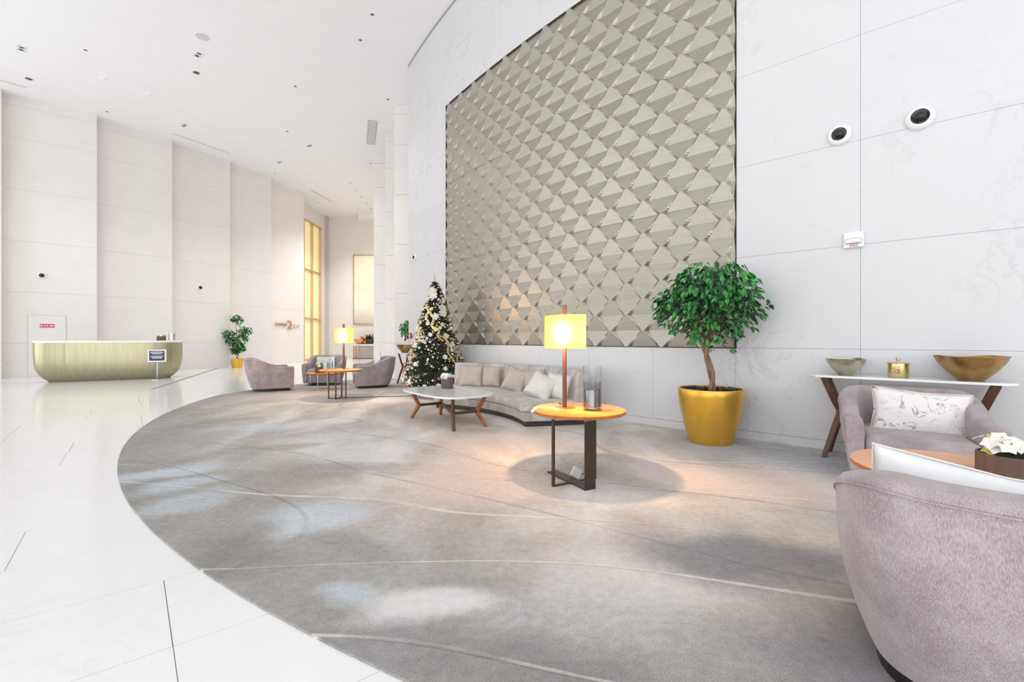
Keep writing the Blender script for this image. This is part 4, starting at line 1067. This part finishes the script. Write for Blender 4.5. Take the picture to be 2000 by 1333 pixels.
# painting and console at the corridor end
pt = thing('painting', 'tall pale abstract canvas in gold frame on the corridor end wall', 'painting', (0, 28.42, 0))
x0, x1, z0, z1 = -9.77, -7.6, 2.10, 6.36
MB().box((x0+.05, -.06, z0+.05), (x1-.05, -.0, z1-.05)).build('canvas', M['paint'], pt)
for a, b in (((x0, -.075, z0), (x1, 0, z0+.05)), ((x0, -.075, z1-.05), (x1, 0, z1)), ((x0, -.075, z0), (x0+.05, 0, z1)), ((x1-.05, -.075, z0), (x1, 0, z1))):
    MB().box(a, b).build('frame_bar', M['brass'], pt)
bc = thing('console_table', 'white-topped console on copper legs under the pale canvas', 'console table', (-9.62, 27.7, ZF))
MB().box((0, 0, .80), (2.0, .55, .88)).build('tabletop', M['desktop'], bc)
for x in (.06, .38, 1.25, 1.5): MB().box((x, .04, .03), (x+.05, .09, .80)).build('leg', M['copper'], bc)
for x in (.06, 1.5): MB().box((x, .45, .03), (x+.05, .5, .80)).build('leg', M['copper'], bc)
MB().box((.02, .03, 0), (1.9, .5, .03)).build('base_frame', M['bronze'], bc)
bowl('shallow amber bowl at the left of the far corridor console', (-9.22, 27.9, ZF+.88), .36, .30, .13, M['copper'])
bowl('copper bowl raised behind the amber one on the corridor console', (-8.95, 28.1, ZF+.88), .30, .46, .16, M['copper'])
bowl('round dark bowl with sprigs on the far corridor console', (-8.60, 27.9, ZF+.88), .27, .32, .17, M['bronze'])
q = random.Random(3); m_ = MB()
for k_ in range(26):
    a = q.uniform(0, 6.28); r_ = q.uniform(.05, .28); m_.tube([(-8.60, 27.9, ZF+1.1), (-8.6 + r_*math.cos(a), 27.9 + r_*math.sin(a), ZF+1.25+q.uniform(0, .25))], .018, 4)
tag(m_.build('leaf_sprigs', M['leafdark']), 'dark green sprigs in the round bowl on the far corridor console', 'plant')
o = MB().lathe([(.10, 0), (.16, .25), (.22, .55), (.17, .74), (.10, .78), (0, .78)], 20).build('vase', M['champagne'], smooth=50); o.location = (-8.08, 27.9, ZF+.88)
tag(o, 'tall ribbed champagne vase at the column edge of the corridor console', 'vase')

# fire alarm devices
s_, p = wall_at(1668, 471); fa = thing('fire_strobe', 'white wall strobe marked FIRE on the marble joint', 'alarm', p, wrot(s_))
MB().box((-.085, -.045, -.075), (.085, 0, .085)).build('housing', M['white'], fa, bevel=.008)
MB().box((-.066, -.066, -.035), (.066, -.045, .018)).build('strobe_lens', M['chrome'], fa, bevel=.008)
me, w_ = text_mesh('FIRE', .040, .001); me.transform(RXT); me.materials.append(M['red']); o_ = link('lettering', me, fa); o_.location = (-w_/2, -.046, -.070)
s_, p = wall_at(803, 656); fb = thing('fire_call_point', 'small red fire call point on the marble left of the christmas tree', 'alarm', p, wrot(s_))
MB().box((-.07, -.04, -.07), (.07, 0, .07)).build('housing', M['red'], fb, bevel=.006); MB().box((-.035, -.043, -.03), (.035, -.04, .03)).build('button_plate', M['white'], fb)

# ---------------------------------------------------------------- ceiling fixtures
def cpt(px, py):
    d = (CEIL-EYE)*FP/(HZ-py); return ((px-1000)/FP*d, d)
GD = 'ceiling downlights'
def downlight(px, py, r, white=False, lb='', kind=0):
    x, y = cpt(px, py); t = thing('downlight', lb, 'ceiling light', (x, y, CEIL), 0, GD)
    MB().lathe([(r, 0), (r, -.006), (r*.78, -.008), (r*.74, 0)], 24).build('trim_ring', M['white'], t, smooth=40)
    MB().lathe([(r*.75, -.004), (0, -.003)], 24).build('aperture', M['greylite'] if white else M['ringgrey'], t)
pos = [(727, 28), (704, 78), (167, 97.6), (577, 168.5), (209, 218), (757.6, 194), (561, 256.6), (537, 339), (724, 319)]
wh = ['nearest the top of the marble wall', 'second from the marble wall top corner', 'far left, above the first wall bay', 'in the middle of the ceiling', 'over the edge of the first two bays', 'just left of the stepped columns', 'above the third wall bay, toward the middle', 'just above the gold-window bay', 'left of the tallest column step']
for (px, py), w_ in zip(pos, wh): downlight(px, py, .055 if py < 250 else .06, lb='small dark round downlight ' + w_)
for (px, py), w_ in zip(((202, 153), (289, 184), (627, 307.5), (654, 328)), ('upper left of the ceiling', 'right of the upper left disc', 'above the corridor mouth', 'second disc above the corridor mouth')):
    x, y = cpt(px, py); t = thing('smoke_detector', 'pale round ceiling disc, ' + w_, 'smoke detector', (x, y, CEIL), 0, 'ceiling discs')
    MB().lathe([(.085, 0), (.085, -.02), (.06, -.035), (0, -.037)], 24).build('detector_body', M['ceil'], t, smooth=40)
def boxlight(px, py, w_, h_, lb):
    x, y = cpt(px, py); t = thing('downlight', lb, 'ceiling light', (x, y, CEIL), math.radians(-38), 'recessed twin ceiling lights')
    fr_ = MB(); fr_.box((-w_/2, -h_/2, -.008), (w_/2, -h_/2+.02, 0)); fr_.box((-w_/2, h_/2-.02, -.008), (w_/2, h_/2, 0)); fr_.box((-w_/2, -h_/2, -.008), (-w_/2+.02, h_/2, 0)); fr_.box((w_/2-.02, -h_/2, -.008), (w_/2, h_/2, 0)); fr_.box((-.01, -h_/2, -.008), (.01, h_/2, 0))
    fr_.build('frame', M['white'], t)
    for sx_ in (-1, 1): MB().lathe([(.05, -.004), (0, -.003)], 16, c=(sx_*w_/4, 0)).build('aperture', M['ringgrey'], t)
for (px, py), w_ in zip(((387, 107), (360, 245.5), (604.5, 285), (546, 317.5), (42, 95)), ('below the round speaker', 'above the long slot over the third bay', 'right of the middle of the ceiling', 'above the fifth wall bay', 'at the far left of the ceiling')):
    boxlight(px, py, .30, .16, 'small twin recessed light ' + w_)
for (px, py), w_ in zip(((383.6, 142), (56.5, 154)), ('under the speaker', 'above the left wall slot')):
    x, y = cpt(px, py); t = thing('downlight', 'round pivoting downlight ' + w_, 'ceiling light', (x, y, CEIL), 0, 'round pivoting downlights')
    MB().lathe([(.085, 0), (.085, -.008), (.062, -.009), (.06, 0)], 24).build('trim_ring', M['grey'], t, smooth=40); MB().lathe([(.045, -.012), (0, -.014)], 20).build('lamp_lens', M['ringgrey'], t)
x, y = cpt(395.6, 71.5); sp = thing('ceiling_speaker', 'large round grey speaker grille flush in the ceiling', 'speaker', (x, y, CEIL))
MB().lathe([(.165, 0), (.165, -.008), (.15, -.010), (.15, 0)], 36).build('trim_ring', M['white'], sp); MB().lathe([(.15, -.007), (0, -.009)], 36).build('grille', M['greylite'], sp)
for k_, (px, py) in enumerate(((684, 357), (695, 372), (705.6, 384.6), (716, 397.5), (700, 408), (724.5, 407.6), (621.6, 396))):
    downlight(px, py, .07, lb='tiny downlight deep over the corridor, ' + ['first in the slanting row', 'second in the slanting row', 'third in the slanting row', 'fourth in the slanting row', 'left one of the last pair', 'right one of the last pair', 'beside the slot near the gold window'][k_])
def slot(p0_, p1_, wd, lb, nm='slot_diffuser', seg=0):
    a, b = Vector(cpt(*p0_)), Vector(cpt(*p1_)); L_ = (b-a).length; t = thing(nm, lb, 'air vent', (a.x, a.y, CEIL), math.atan2(b.y-a.y, b.x-a.x), 'ceiling air vents')
    if not seg:
        MB().box((0, -wd/2, -.006), (L_, wd/2, -.002)).build('slot', M['greylite'], t)
        for sy_ in (-1, 1): MB().box((0, sy_*wd/2-.012, -.012), (L_, sy_*wd/2+.012, 0)).build('frame_rail', M['white'], t)
    else:
        MB().box((0, -wd/2, -.004), (L_, wd/2, -.002)).build('backing', M['ringgrey'], t)
        for i in range(seg): MB().box((L_*(i+.06)/seg, -wd/2+.01, -.02), (L_*(i+.9)/seg, wd/2-.01, -.006)).build('louvre', M['greylite'], t)
slot((0, 156), (53, 171), .12, 'slim grey ceiling slot at the far left above the first bay')
slot((338, 261), (450, 300), .12, 'long slim grey ceiling slot above the third wall bay')
slot((607, 371), (648, 394), .14, 'slim grey ceiling slot leading to the corridor')
slot((728, 236), (724.5, 282), .30, 'grey louvred ceiling grille left of the stepped columns', 'ceiling_grille', 14)
